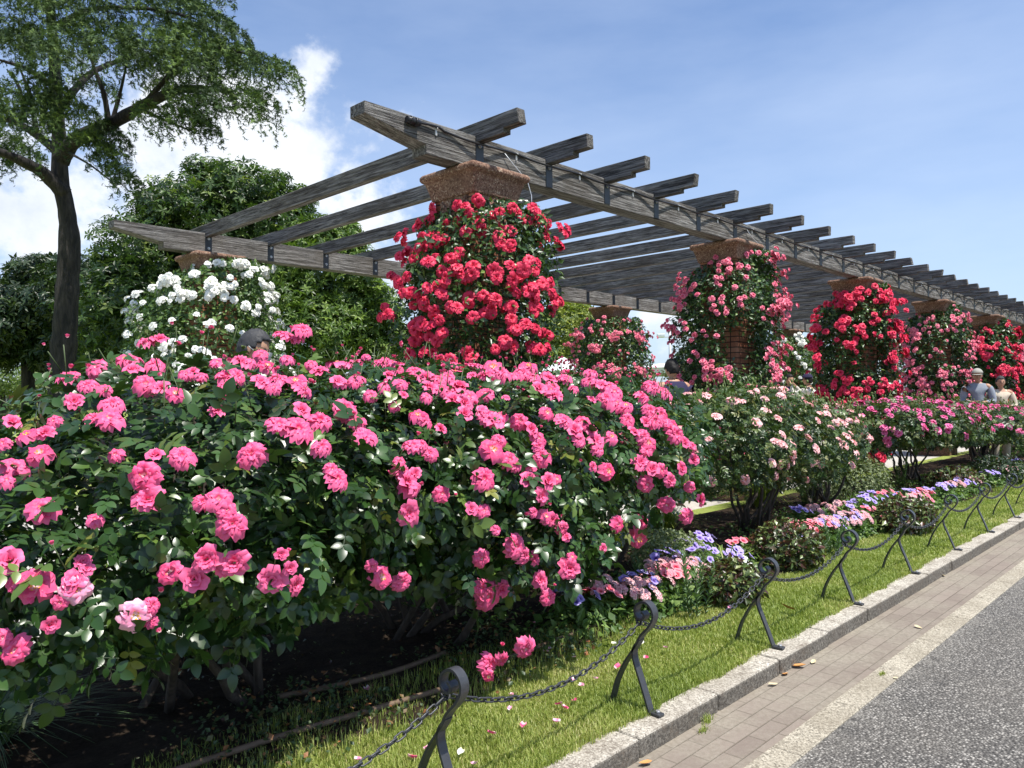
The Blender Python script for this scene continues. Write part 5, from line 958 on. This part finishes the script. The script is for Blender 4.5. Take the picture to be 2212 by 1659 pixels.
def tent(px, ptop, d, w, label, eave=2.1):
    p = at(px, 865, d); top = at(px, ptop, d)[2]; r = empty('marquee', (p[0], p[1], 0)); r.rotation_euler = (0, 0, rad(20)); tag(r, label, 'tent', 'white tents on the far lawn'); b_ = BM(); n_ = 8; rings = []
    for i in range(n_+1):
        t = i/n_; h_ = w/2*(1-t)+.04; z = eave+(top-eave)*(t**1.25*.95+.05*t); rings.append([b_.b.verts.new((sx*h_, sy*h_, z)) for sx, sy in ((-1, -1), (1, -1), (1, 1), (-1, 1))])
    for i in range(n_):
        for k in range(4): b_.b.faces.new((rings[i][k], rings[i][(k+1) % 4], rings[i+1][(k+1) % 4], rings[i+1][k]))
    b_.b.faces.new(rings[-1]); b_.build('roof', M['tent'], r)
    b_ = BM(); h_ = w/2
    for (x0, x1, y0, y1) in ((-h_, h_, -h_, -h_+.03), (-h_, h_, h_-.03, h_), (-h_, -h_+.03, -h_+.04, h_-.04), (h_-.03, h_, -h_+.04, h_-.04)): b_.box(x0, x1, y0, y1, eave-.3, eave+.02)
    b_.build('valance', M['tent'], r)
    for sx in (-1, 1):
        for sy in (-1, 1): BM().box(sx*(h_-.1)-.03, sx*(h_-.1)+.03, sy*(h_-.1)-.03, sy*(h_-.1)+.03, 0, eave).build('leg', M['pole'], r)
    b_ = BM(); b_.box(-h_+.05, h_-.05, h_-.12, h_-.1, 0, eave-.28); b_.build('side_wall', M['tent'], r)
tent(1218, 772, 30, 2.2, 'small peaked white tent behind the pink bushes, between red and pink columns'); tent(1452, 783, 42, 6.5, 'wide white tent behind the man in the navy shirt', 2.75); tent(1672, 790, 38, 3.5, 'white tent glimpsed between second and third columns', 2.3); tent(1790, 805, 38, 3.2, 'white tent glimpsed left of the third column', 2.2)
mp_ = at(1449, 865, 60); ms = empty('floodlight_mast', (mp_[0], mp_[1], 0)); tag(ms, 'slim grey floodlight mast against the sky between the pink columns', 'lamp mast'); ms.rotation_euler = (0, 0, rad(-46)); zt = at(1449, 711, 60)[2]; za = at(1449, 728, 60)[2]
BM().tube([(0, 0, 0), (0, 0, zt)], [.14, .09], 8).build('pole', M['pole'], ms); BM().box(-.85, .85, -.04, .04, za-.04, za+.04).build('crossarm', M['pole'], ms)
for s_ in (-1, 1): b_ = BM(); b_.box(s_*.75-.3, s_*.75+.3, -.35, -.05, za-.02, za+.24, .03); b_.build('floodlight', M['pole'], ms)

# ------------------------------------------------------------------ people
def skin_mesh(name, joints, edges, mat, parent=None, sub=2):
    names = list(joints); me = bpy.data.meshes.new(name); me.from_pydata([joints[n_][0] for n_ in names], [(names.index(a), names.index(b_)) for a, b_ in edges], []); o = bpy.data.objects.new(name, me); COL.objects.link(o)
    sk = o.modifiers.new('s', 'SKIN'); sk.use_smooth_shade = True; sk.branch_smoothing = .4; ss = o.modifiers.new('u', 'SUBSURF'); ss.levels = sub; ss.render_levels = sub; sv = me.skin_vertices[0].data
    for i, n_ in enumerate(names): r_ = joints[n_][1]; sv[i].radius = r_ if isinstance(r_, tuple) else (r_, r_); sv[i].use_root = (i == 0)
    bpy.context.view_layer.update(); dg = bpy.context.evaluated_depsgraph_get(); m2 = bpy.data.meshes.new_from_object(o.evaluated_get(dg)); bpy.data.objects.remove(o); m2.materials.clear(); return link_mesh(name, m2, mat, parent)
def person(loc, face, H, label, shirt, trousers, hair, pose='stand', hat=None, grey=False, lean=0, bag=None, sleeve=.55):
    """face: heading in degrees of the chest (0 = +X)"""
    r = empty('person', loc, rad(face)); tag(r, label, 'person', 'visitors among the roses'); s_ = H/1.72
    def v(x, y, z): return (x*s_, y*s_, z*s_)
    sh = .19; J = {'pelvis': (v(0, 0, .95), (.12, .15)), 'waist': (v(lean*.3, 0, 1.1), (.10, .13)), 'chest': (v(lean*.7, 0, 1.3), (.115, .16)), 'upper': (v(lean, 0, 1.42), (.09, .12)), 'neck': (v(lean*1.1+.01, 0, 1.49), .052), 'neck2': (v(lean*1.2+.02, 0, 1.54), .054)}
    E = [('pelvis', 'waist'), ('waist', 'chest'), ('chest', 'upper'), ('upper', 'neck'), ('neck', 'neck2')]; arms = {}
    for sd, nm in ((1, 'l'), (-1, 'r')):
        if pose == 'raise': el, wr = (lean+.22, sd*.24, 1.30), (lean+.34, sd*.09, 1.52)
        elif pose == 'hold': el, wr = (lean+.02, sd*.25, 1.12), (lean+.26, sd*.10, 1.12)
        elif pose == 'lookdown': el, wr = (lean-.02, sd*.25, 1.12), (lean+.20, sd*.12, 1.0)
        else: el, wr = (lean*.5-.02, sd*.27, 1.12), (lean*.3+.06, sd*.27, .87)
        arms[nm] = (el, wr, sd)
        J[nm+'sh'] = (v(lean, sd*sh, 1.41), .058); J[nm+'el'] = (v(*el), .042); J[nm+'wr'] = (v(*wr), .027); d = np.array(wr)-np.array(el); d /= np.linalg.norm(d); pm_ = np.array(wr)+d*.06; side = np.array([0, sd, 0.0]); side -= side @ d*d; side /= np.linalg.norm(side)+1e-9; pn = np.cross(d, side)
        J[nm+'palm'] = (v(*pm_), (.030, .016)); E += [('upper', nm+'sh'), (nm+'sh', nm+'el'), (nm+'el', nm+'wr'), (nm+'wr', nm+'palm')]
        for fi, (off, ln_) in enumerate(((-.028, .062), (-.010, .072), (.009, .068), (.027, .055))):
            a = pm_+side*off*1.0+d*.025; b2 = a+d*ln_*.55-pn*.008; c = b2+d*ln_*.4-pn*.022; J[f'{nm}f{fi}a'] = (v(*a), .0095); J[f'{nm}f{fi}b'] = (v(*b2), .0085); J[f'{nm}f{fi}c'] = (v(*c), .0075); E += [(nm+'palm', f'{nm}f{fi}a'), (f'{nm}f{fi}a', f'{nm}f{fi}b'), (f'{nm}f{fi}b', f'{nm}f{fi}c')]
        t1 = pm_-side*.032-d*.02; t2 = t1-side*.015+d*.035; J[nm+'t1'] = (v(*t1), .011); J[nm+'t2'] = (v(*t2), .009); E += [(nm+'palm', nm+'t1'), (nm+'t1', nm+'t2')]
        J[nm+'hip'] = (v(0, sd*.09, .88), .085); J[nm+'kn'] = (v(.02, sd*.10, .48), .056); J[nm+'an'] = (v(-.01, sd*.10, .08), .038); J[nm+'toe'] = (v(.15, sd*.11, .035), .034); E += [('pelvis', nm+'hip'), (nm+'hip', nm+'kn'), (nm+'kn', nm+'an'), (nm+'an', nm+'toe')]
    skin_mesh('body', J, E, M['skin'], r)
    # head: one lathe-like sculpted surface with brow, nose, mouth, chin, eyes set at half height
    hx = (lean*1.25+.03)*s_; hz = 1.615*s_; tilt = .25 if pose == 'lookdown' else 0; g = bmesh.new(); bmesh.ops.create_uvsphere(g, u_segments=32, v_segments=24, radius=1)
    for w in g.verts:
        x, y, z = w.co; X = x*.098; Y = y*.076; Z = z*.118
        if z < 0: X *= 1-.20*z*z; Y *= 1-.34*z*z
        if x > 0: X *= .93
        if x < -.2: X *= 1.02
        X += .020*math.exp(-((y/.13)**2+((z+.10)/.16)**2))*(x > 0)+.010*math.exp(-((y/.3)**2+((z+.45)/.12)**2))*(x > 0)+.010*math.exp(-((y/.25)**2+((z+.85)/.14)**2))*(x > 0)
        X -= .010*math.exp(-(((abs(y)-.36)/.15)**2+((z-.03)/.12)**2))*(x > 0)+.004*math.exp(-((y/.3)**2+((z+.36)/.04)**2))*(x > 0)
        w.co = (X*s_, Y*s_, Z*s_)
    for f_ in g.faces: f_.smooth = True
    for sd in (-1, 1):
        q = bmesh.ops.create_uvsphere(g, u_segments=10, v_segments=8, radius=1)
        for w in q['verts']: w.co = Vector((-.008+w.co.x*.017, sd*.078+w.co.y*.008, -.01+w.co.z*.031))*s_
    me = bpy.data.meshes.new('head'); g.to_mesh(me); g.free(); hd = link_mesh('head', me, M['skin'], r); hd.location = (hx, 0, hz); hd.rotation_euler = (0, tilt, 0)
    b_ = BM()
    for sd in (-1, 1): b_.sphere((.080*s_, sd*.029*s_, .006*s_), .0105*s_, 8, 6)
    b_.build('eyes', M['darkcloth'], hd); BM().sphere((.086*s_, 0, -.056*s_), .02*s_, 8, 6, (.3, 1, .22)).build('mouth', M['redwall'], hd)
    # hair shell, cut open over the face, tufted
    g = bmesh.new(); bmesh.ops.create_uvsphere(g, u_segments=40, v_segments=28, radius=1)
    kill = [w for w in g.verts if (w.co.x > .36 and w.co.z < .52-.25*(w.co.x < .6)) or w.co.z < -.42-.25*(w.co.x < -.3) or (w.co.x > .0 and w.co.z < -.02 and abs(w.co.y) > .3)]; bmesh.ops.delete(g, geom=kill, context='VERTS')
    for w in g.verts: x, y, z = w.co; k = .98+.05*math.sin(17*y+9*z)*math.sin(13*x+7*z)+random.uniform(-.04, .04); w.co = Vector((x*.108, y*.088, z*.128+.004))*k*s_
    for f_ in g.faces: f_.smooth = True
    me = bpy.data.meshes.new('hair'); g.to_mesh(me); g.free(); ho = link_mesh('hair', me, M['greyhair' if grey else 'hair'], hd); sd_ = ho.modifiers.new('t', 'SOLIDIFY'); sd_.thickness = .012
    # clothes
    k = lambda n_, m_=1.12, a=.008: (J[n_][0], tuple(q*m_+a for q in (J[n_][1] if isinstance(J[n_][1], tuple) else (J[n_][1],)*2)))
    T = {'waist': k('waist'), 'hem': (v(lean*.1, 0, .93), (.135, .165)), 'chest': k('chest', 1.1), 'upper': k('upper', 1.1), 'collar': (v(lean*1.05, 0, 1.475), .062)}; TE = [('waist', 'hem'), ('waist', 'chest'), ('chest', 'upper'), ('upper', 'collar')]
    for nm in 'lr':
        el, wr, sd = arms[nm]; T[nm+'sh'] = k(nm+'sh', 1.2); T[nm+'el'] = k(nm+'el', 1.35); TE += [('upper', nm+'sh'), (nm+'sh', nm+'el')]
        if sleeve > .6: T[nm+'cuff'] = (tuple(np.array(J[nm+'el'][0])*.12+np.array(J[nm+'wr'][0])*.88), .036); TE.append((nm+'el', nm+'cuff'))
        else: T[nm+'el'] = (tuple(np.array(J[nm+'sh'][0])*.25+np.array(J[nm+'el'][0])*.75), .06)
    skin_mesh('shirt' if sleeve <= .6 else 'jacket', T, TE, M[shirt], r)
    T = {'pelvis': k('pelvis', 1.06)}; TE = []
    for nm in 'lr': T[nm+'hip'] = k(nm+'hip', 1.15); T[nm+'kn'] = k(nm+'kn', 1.3); T[nm+'an'] = (J[nm+'an'][0], .06); TE += [('pelvis', nm+'hip'), (nm+'hip', nm+'kn'), (nm+'kn', nm+'an')]
    skin_mesh('trousers', T, TE, M[trousers], r)
    if hat:
        b_ = BM(); g = b_.b; q = bmesh.ops.create_uvsphere(g, u_segments=20, v_segments=12, radius=1); bmesh.ops.delete(g, geom=[w for w in q['verts'] if w.co.z < .05], context='VERTS')
        for w in g.verts: w.co = Vector((w.co.x*.118, w.co.y*.098, w.co.z*.115+.02))*s_
        vs = [g.verts.new(Vector((.09*math.cos(a)+.02+.085*max(0, math.cos(a))**.6, .088*math.sin(a), .022-.02*max(0, math.cos(a))))*s_) for a in np.linspace(-1.45, 1.45, 14)]; vs2 = [g.verts.new(w.co+Vector((0, 0, .006))) for w in vs]; g.faces.new(vs); g.faces.new(vs2[::-1])
        b_.build('hat_tmp', M[hat], hd).name = 'cap'
    return r
p = at(531, 868, 5.0); person((p[0], p[1], 0), math.degrees(math.atan2(-.72, .69))+2, 1.745, 'dark grey-haired man in profile with mask, head showing above the pink bush', 'darkcloth', 'darkcloth', True, 'lookdown', None, True, .02)
man = bpy.data.objects['person']
# his face mask strap and glasses
hd = [c for c in man.children if c.name.startswith('head')][0]; s_ = 1.745/1.72
b_ = BM(); g = b_.b; q = bmesh.ops.create_uvsphere(g, u_segments=24, v_segments=16, radius=1); bmesh.ops.delete(g, geom=[w for w in q['verts'] if w.co.x < .35 or w.co.z > .02 or w.co.z < -.85], context='VERTS')
for w in g.verts: w.co = Vector((w.co.x*.112+.008, w.co.y*.08, w.co.z*.125))*s_
b_.build('face_mask', M['palewall'], hd)
b_ = BM(); b_.tube([(.075, -.07, -.03), (.03, -.082, -.012), (-.012, -.086, .01)], .003, 6); b_.tube([(.075, .07, -.03), (.03, .082, -.012), (-.012, .086, .01)], .003, 6); b_.build('mask_strap', M['palewall'], hd)
b_ = BM()
for sd in (-1, 1): b_.tube([(.088, sd*.052, .018), (.03, sd*.082, .02), (-.02, sd*.084, .012)], .0022, 6); b_.tube([(.096+.0*a, sd*.03+.021*math.cos(a), .004+.016*math.sin(a)) for a in np.linspace(0, 6.283, 15)], .002, 5, False)
b_.tube([(.098, -.01, .008), (.1, 0, .01), (.098, .01, .008)], .002, 5); b_.build('glasses', M['iron'], hd)
p = at(1457, 868, 9.3); person((p[0], p[1], 0), 62, 1.73, 'black-haired man in a navy t-shirt seen from behind', 'navy', 'darkcloth', True, 'lookdown', None, False, .02)
p = at(1752, 868, 15.6); person((p[0], p[1], 0), 95, 1.70, 'person in cream shirt and dark cap, back turned, photographing roses', 'cream', 'cream', True, 'raise', 'navy', False, .03, sleeve=1)
pb = Vector((p[0], p[1], 0)); bg_ = empty('shoulder_bag', (p[0], p[1], .9)); bg_.rotation_euler = (0, 0, rad(95)); tag(bg_, 'black shoulder bag hanging on the person in the cream shirt', 'bag'); BM().box(-.15, .16, -.30, -.19, -.06, .18, .03).build('pouch', M['darkcloth'], bg_); BM().tube([(0, -.24, .16), (-.12, -.10, .30), (-.155, .03, .44), (-.07, .13, .56), (.08, .12, .52), (.15, -.02, .36), (.1, -.2, .16)], .012, 6).build('strap', M['darkcloth'], bg_)
p = at(1703, 868, 16.6); person((p[0], p[1], 0), -120, 1.72, 'man in a dark navy jacket half hidden left of the person in cream', 'navy', 'greycloth', True, 'hold', None, False, .02, sleeve=1)
p = at(2112, 868, 14.2); person((p[0], p[1], 0), -165, 1.72, 'elderly man in grey cap and grey jacket among the roses at right', 'greycloth', 'darkcloth', True, 'hold', 'capcloth', True, .03, sleeve=1)
p = at(2160, 868, 14.2); person((p[0], p[1], 0), -150, 1.58, 'grey-haired woman in a beige coat at the right edge', 'beige', 'beige', True, 'hold', None, True, .02, sleeve=1)
print('objects', len(bpy.data.objects))
